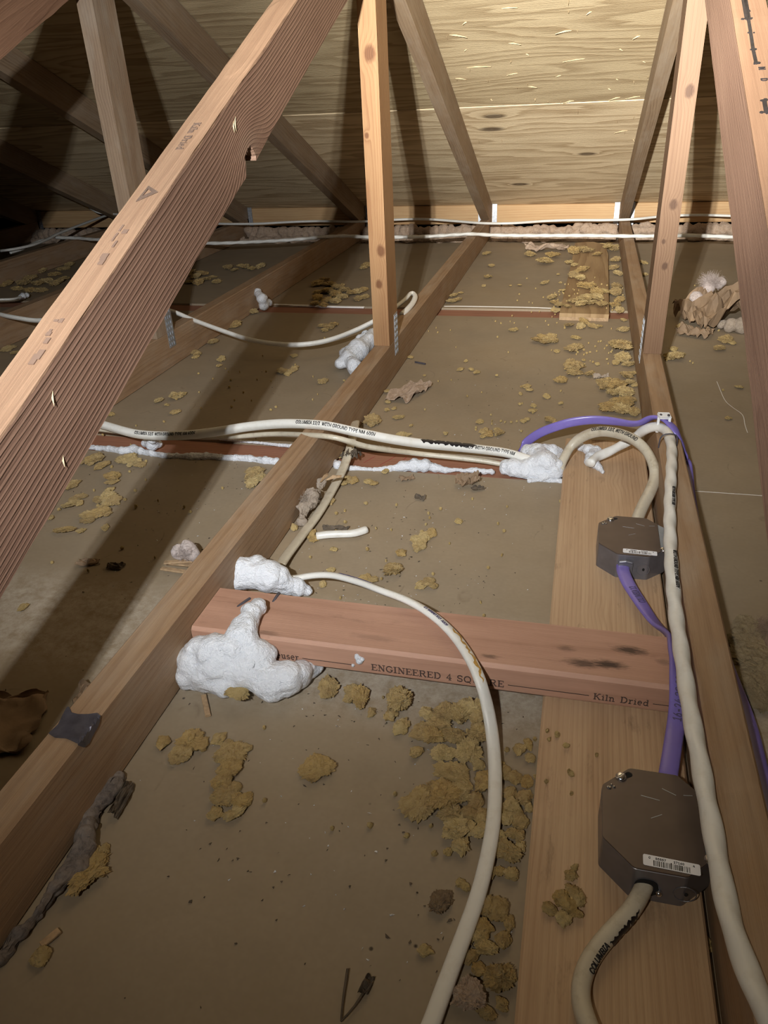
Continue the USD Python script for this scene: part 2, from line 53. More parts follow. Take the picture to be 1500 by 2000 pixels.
FLAKES = {'mid':[[-0.2524,3.2938,0.0161,0.0217],[-0.2033,3.059,0.0125,0.0169],[-0.1931,2.8522,0.0141,0.0188],[-0.1899,2.7155,0.0081,0.011],[0.0155,2.7639,0.0126,0.017],[0.0001,3.1114,0.03,0.03],[-0.0706,3.2665,0.021,0.0252],[0.0182,3.24,0.0259,0.0249],[-0.0664,2.7326,0.0081,0.0109],[-0.0967,2.7235,0.0054,0.0073],[0.0767,2.662,0.0065,0.0088],[0.0575,2.9122,0.0066,0.0089],[-0.036,2.1666,0.0128,0.0136],[0.1402,2.1002,0.0123,0.0126],[0.1362,1.9941,0.0201,0.0253],[0.0942,1.9788,0.0084,0.0113],[0.1368,1.8506,0.022,0.0298],[0.144,1.8086,0.0185,0.025],[0.1799,1.8032,0.0123,0.0165],[0.1935,1.7898,0.0091,0.0123],[0.1132,1.7494,0.0136,0.0183],[0.1634,1.9103,0.0048,0.0065],[0.1977,1.8811,0.0057,0.0077],[0.0386,1.6998,0.0089,0.012],[0.0472,1.6783,0.0076,0.0103],[0.0281,1.6506,0.0044,0.0059],[0.0869,1.6379,0.0086,0.0115],[0.1191,1.602,0.005,0.0063],[0.0628,1.5793,0.0061,0.0083],[0.0611,1.5486,0.0096,0.009],[0.0318,1.5863,0.0034,0.0046],[-0.1289,1.8715,0.0049,0.0066],[-0.1339,1.8053,0.008,0.0101],[-0.1068,1.8083,0.0064,0.0086],[-0.0898,1.7865,0.0088,0.0119],[-0.039,1.7692,0.0037,0.005],[-0.2138,1.7495,0.0038,0.0051],[-0.0405,1.4726,0.008,0.0108],[-0.0262,1.4237,0.0088,0.0119],[-0.0145,1.4121,0.0093,0.0125],[-0.0255,1.3975,0.0062,0.0083],[0.0051,1.4214,0.0103,0.014],[-0.0019,1.4378,0.0063,0.0085],[-0.1015,1.4026,0.0052,0.007],[-0.18,1.4341,0.004,0.0054],[-0.1848,1.3818,0.0143,0.0106],[-0.2168,1.4751,0.011,0.0089],[0.1022,1.503,0.0107,0.0144],[0.1122,1.4903,0.0058,0.0078],[0.0481,1.4887,0.0067,0.0071],[0.055,1.501,0.0054,0.0064],[-0.059,1.33,0.0035,0.0047]],'midclump':[[0.0392,2.0642,0.014,0.0189],[0.0491,2.1044,0.0121,0.0163],[0.0643,2.0811,0.014,0.0189],[0.0745,2.1117,0.0121,0.0163],[0.083,2.0634,0.0125,0.0169],[0.0609,2.0446,0.0138,0.017]],'rjoist':[[0.2556,2.0101,0.0283,0.0382],[0.2596,1.9244,0.0192,0.026],[0.2706,1.8848,0.0126,0.017],[0.2405,1.8917,0.0095,0.0128],[0.2174,1.7209,0.0205,0.0264],[0.2409,1.7151,0.0204,0.0275],[0.2581,1.6753,0.0171,0.0231],[0.2511,1.6187,0.0194,0.0262],[0.2213,1.5843,0.0191,0.0214],[0.2472,1.5728,0.019,0.0226],[0.2701,1.5611,0.0134,0.0181],[0.269,1.7532,0.0118,0.016],[0.2619,1.7975,0.0151,0.0204],[0.2307,1.672,0.0143,0.0193],[0.2771,1.8178,0.0104,0.014],[0.2825,1.7373,0.0076,0.0103],[0.2676,1.6364,0.0128,0.0173],[0.2352,1.6244,0.0111,0.015],[0.2108,1.7464,0.0089,0.012],[0.2352,1.7671,0.009,0.0121]],'rjoistfar':[[0.2597,3.3767,0.0211,0.0285],[0.2656,3.1645,0.0199,0.0269],[0.2337,3.3213,0.0177,0.0239],[0.2536,3.0204,0.0191,0.0258],[0.2697,2.9183,0.0185,0.025],[0.2609,2.7157,0.02,0.0269],[0.2548,2.6162,0.021,0.0283],[0.2631,2.5238,0.0162,0.0219],[0.2479,2.4578,0.0159,0.0215],[0.2618,2.4026,0.014,0.0189],[0.2671,2.1919,0.0161,0.0218],[0.2701,2.3004,0.0097,0.0131],[0.2194,3.4636,0.0163,0.022],[0.2463,3.5233,0.0132,0.0178],[0.2715,3.463,0.0162,0.0219]],'rjoistout':[[0.3676,3.1166,0.0146,0.0197],[0.3619,2.9125,0.011,0.0148],[0.3857,2.0228,0.0099,0.0134],[0.3832,1.9537,0.0192,0.0238],[0.3682,1.9397,0.0083,0.0112],[0.4261,2.2311,0.0143,0.0192],[0.5224,2.1037,0.0168,0.0196],[0.5363,2.0912,0.01,0.0135],[0.4984,2.0381,0.0131,0.0163],[0.5047,1.7515,0.0086,0.0107],[0.4546,1.5598,0.0065,0.0088]],'offcut':[[0.1034,3.2182,0.0255,0.0345],[0.1324,3.2612,0.0227,0.0306],[0.1625,3.2396,0.0205,0.0276],[0.1942,3.1662,0.018,0.0243],[0.0917,3.0172,0.0145,0.0195],[0.1135,2.9709,0.0123,0.0167],[0.1436,2.8734,0.0211,0.0285],[0.1146,2.7841,0.0179,0.0242],[0.1398,2.7366,0.0176,0.0238],[0.1601,2.6156,0.0296,0.0236],[0.1928,2.5287,0.0204,0.0261],[0.2166,2.5542,0.014,0.0189],[0.162,2.4502,0.0199,0.0255],[0.1242,2.4157,0.0174,0.0235],[0.148,2.3702,0.0194,0.0262],[0.1778,2.3969,0.0195,0.0263],[0.2078,2.3741,0.017,0.0229],[0.1967,2.462,0.016,0.0215],[0.1105,2.3616,0.0116,0.0157]],'offcutby':[[0.0528,2.5457,0.0167,0.0225],[0.0659,2.4921,0.0139,0.0188],[0.085,2.4539,0.0145,0.0196],[0.0722,2.3898,0.0142,0.0192],[0.0885,2.3664,0.0102,0.0137],[0.1582,2.2638,0.0134,0.0181],[0.1519,2.2114,0.0124,0.0168],[0.1158,2.2247,0.0133,0.0179],[0.1837,2.2194,0.0132,0.0178],[0.2035,2.2263,0.0088,0.0119],[0.072,2.7782,0.0063,0.0085],[0.0885,2.5721,0.0059,0.0079]],'ljoistby':[[-0.2744,2.5633,0.013,0.0175],[-0.2514,2.5006,0.0144,0.0194],[-0.2675,2.479,0.0168,0.0227],[-0.2552,2.6085,0.0088,0.0118],[-0.2791,1.6269,0.0084,0.0113],[-0.2604,1.5621,0.0064,0.0086],[-0.251,1.5158,0.0056,0.0076],[-0.2839,1.89,0.0074,0.01],[-0.237,1.5254,0.0051,0.0069]],'left':[[-0.9075,1.8496,0.0107,0.0144],[-0.8979,1.8695,0.0129,0.0174],[-0.8742,1.853,0.0106,0.0144],[-0.8692,1.8303,0.0084,0.0114],[-0.7844,1.8164,0.0111,0.0149],[-0.7676,1.7636,0.0074,0.01],[-0.879,1.9623,0.0133,0.018],[-0.9172,2.1362,0.0135,0.0182],[-0.8841,2.1388,0.0174,0.0235],[-0.8902,2.1827,0.0097,0.013],[-0.8948,2.2981,0.0193,0.026],[-0.6085,2.161,0.014,0.0189],[-0.5817,2.1406,0.0154,0.0207],[-0.5762,2.175,0.0132,0.0179],[-0.5866,2.1179,0.0114,0.0154],[-0.7705,1.5322,0.0152,0.0206],[-0.7632,1.5506,0.008,0.0108],[-0.8017,1.5026,0.0103,0.0138],[-0.7688,1.4783,0.0065,0.0088],[-0.7265,1.4386,0.0098,0.0133],[-0.5778,1.7365,0.0131,0.0148],[-0.5554,1.7511,0.0111,0.015],[-0.5596,1.7245,0.0097,0.0125],[-0.4517,1.6749,0.0106,0.0135],[-0.5945,1.8696,0.0104,0.0107],[-0.8704,1.4041,0.0087,0.0117]],'leftheap':[[-0.8028,2.7019,0.0208,0.0281],[-0.7985,2.766,0.0193,0.026],[-0.7539,2.7039,0.0207,0.028],[-0.7124,2.6646,0.0204,0.0276],[-0.6711,2.607,0.0182,0.0245],[-0.7543,2.5834,0.02,0.027],[-0.7261,2.5849,0.0199,0.0269],[-0.6866,2.5488,0.0197,0.0265],[-0.6483,2.5138,0.0176,0.0238],[-0.637,2.5703,0.0179,0.0242],[-0.6192,2.5902,0.018,0.0243],[-0.6066,2.6296,0.0164,0.0221],[-0.5718,2.518,0.0149,0.0201],[-0.7333,2.4908,0.0176,0.0238],[-0.6937,2.4678,0.0174,0.0235],[-0.656,2.4488,0.019,0.0256],[-0.5893,2.499,0.0157,0.0212],[-0.7193,2.4206,0.0146,0.0197],[-0.6829,2.4056,0.0145,0.0196],[-0.7043,3.0501,0.0208,0.028],[-0.7069,3.0,0.0133,0.018]],'leftfar':[[-1.4012,2.8604,0.0228,0.0308],[-1.3502,2.8143,0.0204,0.0276],[-1.3453,2.862,0.0186,0.0251],[-1.2847,2.7704,0.0201,0.0271],[-1.279,2.8167,0.0152,0.0206],[-1.285,2.7035,0.0216,0.0292],[-1.3329,2.7236,0.0169,0.0228],[-1.2214,2.728,0.0168,0.0226],[-1.2895,2.9877,0.0192,0.0259],[-1.2455,2.9531,0.0158,0.0213],[-1.2163,3.0046,0.0192,0.0259],[-1.1712,2.9649,0.0157,0.0213],[-1.1524,3.0162,0.0181,0.0244],[-1.2546,3.0403,0.014,0.0189]],'leftshade':[[-2.3451,3.021,0.0255,0.0344],[-2.1868,2.8371,0.0218,0.0295],[-2.1996,2.9146,0.0223,0.0301],[-2.2394,3.0229,0.0172,0.0233],[-2.1179,2.8905,0.022,0.0298],[-2.1612,2.9965,0.0204,0.0276],[-2.0147,2.8422,0.0216,0.0292],[-2.0477,2.9448,0.0222,0.03],[-2.0706,3.0259,0.0205,0.0276],[-2.0605,2.7426,0.0232,0.0313],[-1.9597,2.6535,0.0225,0.0304],[-1.9511,2.6996,0.0228,0.0307],[-1.8798,2.6569,0.0224,0.0302],[-2.0288,2.6506,0.0226,0.0305],[-1.9164,2.5462,0.0217,0.0293],[-1.9875,2.5641,0.018,0.0243],[-1.9071,2.7481,0.0188,0.0254],[-1.8724,2.5483,0.0197,0.0266],[-1.4785,1.842,0.0151,0.0203],[-1.4277,1.8097,0.0111,0.015],[-2.1043,2.6475,0.0206,0.0279]],'leftnear':[[-0.7034,1.1875,0.0141,0.0191],[-0.6826,1.181,0.0151,0.0203],[-0.661,1.1724,0.01,0.0134],[-0.7635,1.1786,0.0152,0.0205],[-0.7361,1.153,0.0124,0.0168],[-0.7696,1.1657,0.0101,0.0136],[-0.7827,1.1637,0.0091,0.0123],[-0.6858,1.1121,0.0135,0.018],[-0.6738,1.0923,0.01,0.0135],[-0.6609,1.0609,0.0079,0.0101],[-0.7448,1.0686,0.0119,0.0142],[-0.7457,1.0579,0.0071,0.0094],[-0.6586,1.0213,0.0114,0.0153],[-0.6451,1.0284,0.0159,0.0193],[-0.628,1.0214,0.0113,0.0137],[-0.6361,1.0057,0.0112,0.0114],[-0.7043,1.0238,0.0115,0.0155],[-0.6996,0.9974,0.0135,0.0183],[-0.6868,1.0052,0.0068,0.0092],[-0.7081,0.9505,0.007,0.0095],[-0.6421,0.9677,0.0131,0.017],[-0.629,0.9744,0.0132,0.017],[-0.6362,0.9508,0.013,0.0127],[-0.6204,0.9803,0.0097,0.012],[-0.6561,0.9146,0.0169,0.0102],[-0.6278,0.9193,0.0072,0.0084],[-0.592,0.9347,0.0064,0.0086],[-0.585,0.7108,0.0063,0.0085]],'leftedge':[[-0.4211,1.1614,0.0143,0.0193],[-0.4006,1.1484,0.0118,0.0159],[-0.409,1.1261,0.0116,0.0157]],'bay':[[-0.2672,1.4393,0.0163,0.022],[-0.2418,1.1676,0.0102,0.0138],[-0.2297,1.1674,0.0093,0.0125],[-0.242,1.152,0.0055,0.0074],[-0.2012,1.1687,0.0069,0.0093],[-0.1895,1.1602,0.0078,0.0102],[-0.249,1.0822,0.0099,0.0132],[-0.2862,1.2753,0.011,0.0148],[-0.2846,0.9877,0.0058,0.0079],[-0.2469,0.9734,0.0094,0.0122],[-0.2357,0.9592,0.0081,0.0103],[-0.1945,0.9353,0.0059,0.006],[-0.1828,0.8781,0.0064,0.0048],[-0.1832,0.8424,0.0062,0.0079],[-0.1268,0.8656,0.0092,0.0112],[-0.115,0.8644,0.0073,0.0099]],'bayclump':[[-0.0746,0.9866,0.01,0.0135],[-0.0643,0.9962,0.01,0.0135],[-0.0558,1.0056,0.0089,0.012],[-0.0668,0.9686,0.0118,0.015]],'bay2':[[-0.0911,0.9419,0.0085,0.0109],[-0.0913,0.8921,0.0134,0.0169],[-0.0206,1.0526,0.0058,0.0067],[-0.0423,0.8656,0.008,0.0096],[-0.0344,0.8722,0.0091,0.0109],[-0.0255,0.8641,0.0061,0.0076],[-0.1815,1.2142,0.0061,0.0083]],'fore':[[-0.2623,0.5183,0.0084,0.0113],[-0.2364,0.5068,0.0123,0.0119],[-0.2339,0.5259,0.014,0.0163],[-0.2203,0.523,0.0097,0.0131],[-0.2049,0.5355,0.007,0.0095],[-0.192,0.5305,0.0069,0.008],[-0.1798,0.5164,0.015,0.0154],[-0.1746,0.5014,0.0121,0.015],[-0.1692,0.5295,0.0083,0.0059],[-0.1753,0.4806,0.0105,0.0108],[-0.1596,0.4772,0.0078,0.0078],[-0.1633,0.4634,0.0128,0.0121],[-0.1449,0.4624,0.0102,0.0102],[-0.1655,0.4441,0.0075,0.0084],[-0.1505,0.4441,0.01,0.0066],[-0.1443,0.4516,0.0075,0.0084],[-0.191,0.5087,0.0046,0.0062]],'foresingle':[[-0.0842,0.518,0.0173,0.0152]],'blockby':[[-0.1079,0.6487,0.0107,0.0144],[-0.0814,0.6448,0.0084,0.01],[-0.0682,0.6254,0.0112,0.0151],[-0.0813,0.6229,0.0059,0.0079],[-0.0499,0.608,0.0049,0.0066]],'heap':[[-0.0214,0.6261,0.014,0.0162],[-0.0273,0.6064,0.0072,0.0082],[-0.0104,0.5899,0.0084,0.0114],[0.0117,0.6161,0.0086,0.0082],[0.0341,0.6206,0.0114,0.0144],[0.0472,0.6191,0.0114,0.0143],[0.0589,0.6275,0.0143,0.0124],[0.0669,0.621,0.0099,0.0122],[0.0127,0.5887,0.0111,0.0137],[0.0254,0.5817,0.011,0.0096],[0.0118,0.5587,0.0065,0.0087],[0.0398,0.5626,0.0121,0.0111],[0.0658,0.5697,0.0121,0.0163],[0.0732,0.5951,0.011,0.0116],[0.0463,0.5897,0.0124,0.0116],[0.0288,0.6016,0.0112,0.0112],[0.0547,0.5378,0.0169,0.0115],[0.0786,0.5546,0.0079,0.0072],[0.0266,0.4932,0.0138,0.0179],[0.0391,0.5084,0.0101,0.0117],[0.0505,0.5013,0.015,0.0196],[0.0643,0.5104,0.0101,0.0099],[0.0673,0.5238,0.0089,0.0085],[0.0864,0.5343,0.009,0.0121],[0.0823,0.5079,0.0087,0.0098],[0.0793,0.4935,0.0098,0.0095],[0.1176,0.5855,0.0059,0.008],[0.1262,0.5946,0.0054,0.0073],[0.129,0.5753,0.0053,0.0072],[0.1051,0.5515,0.0065,0.0088],[0.116,0.5453,0.0077,0.0097],[0.1289,0.543,0.0064,0.0087],[0.1127,0.5267,0.0063,0.0085],[0.1268,0.5217,0.0075,0.0099],[0.1122,0.5064,0.0062,0.0064],[0.1222,0.5039,0.0074,0.008],[0.1325,0.5121,0.0044,0.006]],'heap2':[[0.0603,0.488,0.0111,0.0095],[0.0679,0.4719,0.0132,0.0122],[0.0792,0.4772,0.0068,0.0086],[0.0913,0.4768,0.0079,0.0107],[0.0751,0.4565,0.0094,0.0083],[0.0645,0.4488,0.0047,0.0044],[0.0891,0.494,0.0074,0.0095],[0.1169,0.5089,0.0074,0.0081],[0.1134,0.4946,0.0068,0.0079],[0.1266,0.4944,0.0073,0.0094],[0.1196,0.4799,0.0072,0.0061],[0.1084,0.4733,0.0059,0.006],[0.117,0.4585,0.0117,0.0082],[0.1078,0.4579,0.0058,0.0059],[0.1289,0.4678,0.0052,0.0059],[0.1268,0.4786,0.0048,0.0061]],'heap3':[[0.1036,0.4345,0.0064,0.0064],[0.1236,0.4375,0.0068,0.0064],[0.1122,0.4389,0.0046,0.0051],[0.1054,0.4016,0.0083,0.0099],[0.1164,0.4004,0.0087,0.0117],[0.1035,0.3828,0.0085,0.0088],[0.1087,0.3663,0.0093,0.0068],[0.1221,0.3768,0.0063,0.0074],[0.0985,0.3577,0.0062,0.0067],[0.1234,0.3447,0.011,0.0099],[0.1059,0.3489,0.0057,0.0054],[0.1263,0.3269,0.0058,0.004],[0.1158,0.318,0.0073,0.0061],[0.1026,0.3737,0.0063,0.0062],[0.0944,0.3719,0.0048,0.0049],[0.1258,0.3921,0.0053,0.0072],[0.0806,0.4207,0.0041,0.0049],[0.0857,0.4168,0.004,0.0041],[0.0614,0.3549,0.0066,0.0046]],'plankclump':[[0.1577,0.3989,0.0063,0.0056],[0.1655,0.4087,0.0074,0.0077],[0.1756,0.4178,0.0075,0.0079],[0.1799,0.4117,0.0064,0.0078],[0.1681,0.3933,0.0062,0.0062],[0.1771,0.3997,0.0052,0.005],[0.1718,0.4043,0.0063,0.0064],[0.1811,0.3984,0.0031,0.0028]],'plankdot':[[0.1726,0.4337,0.0059,0.0052],[0.176,0.4414,0.0029,0.0039]],'lowleft':[[-0.2535,0.3599,0.0159,0.0215],[-0.2511,0.3836,0.0053,0.0071]],'lowleft2':[[-0.2475,0.2822,0.008,0.0086]],'rightedge':[[0.3763,0.8414,0.0161,0.0218],[0.3787,0.8011,0.0186,0.0252],[0.3632,0.7741,0.0183,0.0246],[0.3774,0.7583,0.0179,0.0242],[0.3547,0.7361,0.0147,0.0198],[0.3754,0.7145,0.0143,0.0193],[0.3673,0.7299,0.0146,0.0197],[0.3614,0.8128,0.0095,0.0128],[0.398,0.8299,0.0127,0.0171]],'plankgap':[[0.2827,0.4106,0.0027,0.0036],[0.2829,0.4043,0.0027,0.0036]]}
SPLINTERS = [[0.0597,2.2207,0.0123,0.0184],[-0.0811,2.2292,0.0565,0.0025],[0.0597,2.2633,0.0038,0.0151],[-0.1988,2.2785,0.0157,0.0052],[-0.2553,2.3381,0.0027,0.0177],[-0.2239,2.3344,0.0677,0.002],[0.082,2.3518,0.0026,0.0171],[0.0467,2.3475,0.0594,0.0026],[0.1087,2.2727,0.0189,0.0019],[0.2308,2.3964,0.0265,0.002],[-0.0808,2.3919,0.048,0.0021],[-0.2157,2.4089,0.0098,0.0042],[-0.0504,2.451,0.0141,0.0028],[0.1967,2.4556,0.0137,0.0027],[-0.0985,2.4844,0.0029,0.0144],[0.0733,2.4969,0.0853,0.0021],[0.2628,2.5281,0.0113,0.0028],[-0.2187,2.5175,0.0044,0.0163],[-0.1909,2.5028,0.1027,0.0029],[-0.1005,2.5561,0.0447,0.0037],[0.0303,2.5826,0.0223,0.0022],[-0.1744,2.5837,0.0038,0.0167],[-0.2649,2.574,0.0038,0.0184],[-0.2524,2.5674,0.0457,0.0023],[0.2822,2.6175,0.003,0.0177],[-0.0602,2.623,0.0038,0.0169],[-0.0459,2.6391,0.0385,0.0023],[-0.092,2.6441,0.0031,0.0202],[0.2453,2.6397,0.0037,0.009],[0.1973,2.6206,0.0104,0.0022],[0.1788,2.6774,0.0123,0.0031],[-0.0422,2.7223,0.0032,0.008],[-0.0036,2.7439,0.004,0.0113],[0.0357,2.7478,0.004,0.0112],[-0.1766,2.7105,0.0097,0.0024],[0.0592,2.7448,0.048,0.0024],[0.1972,2.7379,0.0472,0.0024],[0.25,2.7381,0.0626,0.0031],[0.0888,2.8169,0.0041,0.0181],[0.2655,2.8755,0.005,0.0116],[0.2155,2.906,0.0034,0.0118],[0.2461,2.9909,0.0044,0.014],[0.2329,2.9812,0.061,0.0026],[-0.2564,3.0251,0.0028,0.0092],[-0.1739,3.0274,0.0028,0.0092],[0.2812,3.0592,0.0089,0.0027]]
MISC = {'kraft_heap':[[0.5175,2.3254,0.03]],'pink_fluff':[[0.5246,2.4355,0.07],[0.4902,2.3919,0.05]],'scrap':[[-0.0234,1.1871,0.008]],'leaf1':[[-0.098,1.1224,0.004]],'leaf2':[[-0.1357,1.1922,0.004]],'greyscrap':[[-0.2156,0.9967,0.006]],'kraft_pink':[[-0.2585,1.6445,0.01]],'fluff_ljoist':[[-0.265,1.039,0.03],[-0.2692,1.0299,0.02],[-0.2622,1.067,0.035]],'black_knot':[[-0.2562,1.2465,0.02]],'fluff_left':[[-0.4009,0.8389,0.03]],'chips_left':[[-0.4113,0.8435,0.006],[-0.4186,0.846,0.01],[-0.4045,0.8525,0.012]],'brownkraft':[[-0.4487,0.5187,0.01]],'batt_low':[[-0.2781,0.4575,0.012],[-0.2673,0.4247,0.015],[-0.2672,0.4064,0.015],[-0.2594,0.3824,0.018],[-0.2519,0.3552,0.02],[-0.2565,0.3302,0.018],[-0.2571,0.3081,0.015],[-0.2628,0.2905,0.012],[-0.2669,0.2691,0.01]],'twig':[[0.0041,0.3266,0.004],[0.0055,0.3159,0.004],[0.0068,0.3044,0.004],[0.01,0.2882,0.004],[0.0166,0.2989,0.004],[0.0216,0.3135,0.004],[0.0232,0.323,0.004]],'sliver':[[-0.2512,0.5961,0.006],[-0.2388,0.577,0.006],[-0.2315,0.5664,0.004]],'sliver2':[[-0.2457,0.3055,0.005],[-0.2532,0.2909,0.004]],'tape':[[-0.3047,0.456,0.09],[-0.3025,0.4358,0.09],[-0.3076,0.4612,0.06]],'greyflake':[[-0.1262,1.8101,0.006]],'nail1':[[-0.2439,1.8446,0.004]],'staple':[[0.2955,1.2695,0.112]],'metalstaple':[[0.2946,1.196,0.115]],'screwdebris':[[0.2008,1.7901,0.003]],'brownflakeL':[[-0.5596,0.835,0.005],[-0.5116,0.8332,0.005]],'browncrumb':[[0.0655,0.3954,0.006]],'pinkflake':[[0.1009,0.3265,0.012]],'stains':[[0.3693,1.1032,0.0],[-0.0512,0.9697,0.0]],'heelkraft':[[-0.027,3.3868,0.02]],'darkR':[[0.3521,1.0014,0.01],[0.3517,0.9414,0.01],[0.3525,0.948,0.01]],'scratch':[[0.4624,1.7914,0.0005],[0.4635,1.6755,0.0005],[0.4728,1.6309,0.0005],[0.4866,1.589,0.0005],[0.483,1.5334,0.0005],[0.4816,1.494,0.0005]]}
STAMP = {'aeuser':[-0.1831,0.0287,-0.1478,0.0303],'l1':[-0.144,0.0356,-0.0812,0.0308],'ENG':[-0.0595,0.0313,0.0942,0.0282],'l2':[0.098,0.0326,0.1855,0.0293],'Kiln':[0.19,0.0272,0.2483,0.0275],'l3':[0.2515,0.031,0.2706,0.0316]}
EDGE = {'kiln':[[-0.3103,0.8723,0.5799],[-0.3094,0.9183,0.6005]],'tri':[[-0.3049,0.7669,0.5328]],'s1':[[-0.3132,0.6846,0.496],[-0.3104,0.7311,0.5168]],'s2':[[-0.312,0.5716,0.4455],[-0.31,0.6008,0.4586]],'crack':[[-0.3092,0.8549,0.5721],[-0.3124,0.7924,0.5442],[-0.3065,0.6604,0.4852],[-0.3085,0.6177,0.4661]]}
EDGER = {'st':[[0.3011,1.1014,0.6877],[0.3007,1.0664,0.6733],[0.2999,1.0267,0.657],[0.3003,0.9978,0.6451]],'N':[0.3016,0.9855,0.64],'D':[0.3019,0.9619,0.6303],'st2':[[0.3012,0.9207,0.6134],[0.301,0.8995,0.6047]]}
HOLE = [-0.286,1.0016,0.5512]
CHIP = [-0.286,0.9673,0.5885]
KN = {'Lpost':[[-0.302,1.7,0.6826],[-0.2967,1.7,0.3058],[-0.305,1.7,0.2329],[-0.2939,1.7,0.1571],[-0.3167,1.7,0.5369]],'Rpost':[[0.3101,1.7,0.5913],[0.3078,1.7,0.3935],[0.3067,1.7,0.2749],[0.2985,1.7,0.3235]],'sheath':[[-0.2001,2.9299,0.4824],[-0.1809,2.8294,0.5247],[0.1272,3.1787,0.3779],[-0.1419,3.4928,0.246]],'rafterL':[[-0.3,2.4677,0.5553]],'block':[[0.1774,0.6772,0.057],[0.227,0.7035,0.057],[0.2046,0.6764,0.057],[0.1604,0.6945,0.057]]}
# ------------------------------------------------------------------ helpers
used = {}
def numbered(parent, name):
    k = used.get((parent, name), 0); used[(parent, name)] = k + 1
    return name if k == 0 else f'{name}_{k:03d}'
BASE = {'/World': np.zeros(3)}
def tag(prim, label=None, cat=None, group=None, kind=None):
    for k, v in (('label', label), ('category', cat), ('group', group), ('kind', kind)):
        if v: prim.SetCustomDataByKey(k, v)
def thing(name, label=None, cat=None, base=(0, 0, 0), group=None, kind=None):
    path = '/World/' + numbered('/World', name)
    x = UsdGeom.Xform.Define(stage, path); x.AddTranslateOp().Set(Gf.Vec3d(*map(float, base)))
    tag(x.GetPrim(), label, cat, group, kind); BASE[path] = np.array(base, float)
    return path
def obj(name, mesh, mat, parent=None, smooth=False, gc=None, label=None, cat=None, group=None, kind=None):
    """ONE Mesh prim under parent (or a thing of its own under /World, standing at its base)."""
    v, f, n = meshkit.arrays(mesh, smooth)
    top = parent is None
    path = (parent or '/World') + '/' + numbered(parent or '/World', name)
    if top:
        b = np.array([*(v.min(0) + v.max(0))[:2] / 2, v[:, 2].min()])
        own = b
    else:
        b = BASE[parent]; own = np.zeros(3)
    m = UsdGeom.Mesh.Define(stage, path)
    m.CreatePointsAttr(Vt.Vec3fArray.FromNumpy((v - b).astype(np.float32)))
    m.CreateFaceVertexCountsAttr(Vt.IntArray.FromNumpy(np.full(len(f), 3, np.int32)))
    m.CreateFaceVertexIndicesAttr(Vt.IntArray.FromNumpy(f.astype(np.int32).ravel()))
    m.CreateSubdivisionSchemeAttr('none')
    if n is not None:
        m.CreateNormalsAttr(Vt.Vec3fArray.FromNumpy(n.astype(np.float32))); m.SetNormalsInterpolation('vertex')
    if gc is not None:
        g = np.asarray(gc(v) if callable(gc) else gc, np.float32)
        UsdGeom.PrimvarsAPI(m).CreatePrimvar('gc', Sdf.ValueTypeNames.Vector3fArray, 'vertex').Set(Vt.Vec3fArray.FromNumpy(g))
    if top: m.AddTranslateOp().Set(Gf.Vec3d(*map(float, own)))
    UsdShade.MaterialBindingAPI.Apply(m.GetPrim()).Bind(UsdShade.Material.Get(stage, mat))
    tag(m.GetPrim(), label, cat, group, kind)
    BASE[path] = b if not top else b
    return path

# ------------------------------------------------------------------ materials
class Net:
    def __init__(s): s.n, s.l, s.k = {}, [], 0
    def __call__(s, kind, out, **inp):
        s.k += 1; name = f'{kind}_{s.k}'; vals = {}
        for a, v in inp.items():
            if isinstance(v, str) and v.startswith('@'): s.l.append((v[1:], f'{name}.{a}'))
            else: vals[a] = v
        s.n[name] = (kind, vals)
        return f'@{name}.{out}'
    def math(s, op, a, b=0.0, c=0.0): return s('math', 'value', math_type=op, value1=a, value2=b, value3=c)
    def scale(s, v, xyz): return s('mapping', 'vector', mapping_type='point', vector=v, scale=xyz)
    def noise(s, v, scale=1.0, detail=2.0, rough=0.5, dist=0.0, out='fac'): return s('noise_texture', out, vector=v, scale=scale, detail=detail, roughness=rough, distortion=dist)
    def ramp(s, fac, *stops): return s('rgb_ramp', 'color', fac=fac, ramp=list(stops))
    def mix(s, fac, a, b, mode='mix'): return s('mix_color', 'result', blend_type=mode, fac=fac, a=a, b=b)
    def rng(s, v, a, b, c=0.0, d=1.0): return s('map_range', 'result', value=v, from_min=a, from_max=b, to_min=c, to_max=d, clamp=True)
    def done(s, name, surface):
        path = '/World/Looks/' + name
        usdkit.material(stage, path, s.n, s.l, surface=surface[1:])
        return path
def gray(x): return (x, x, x)

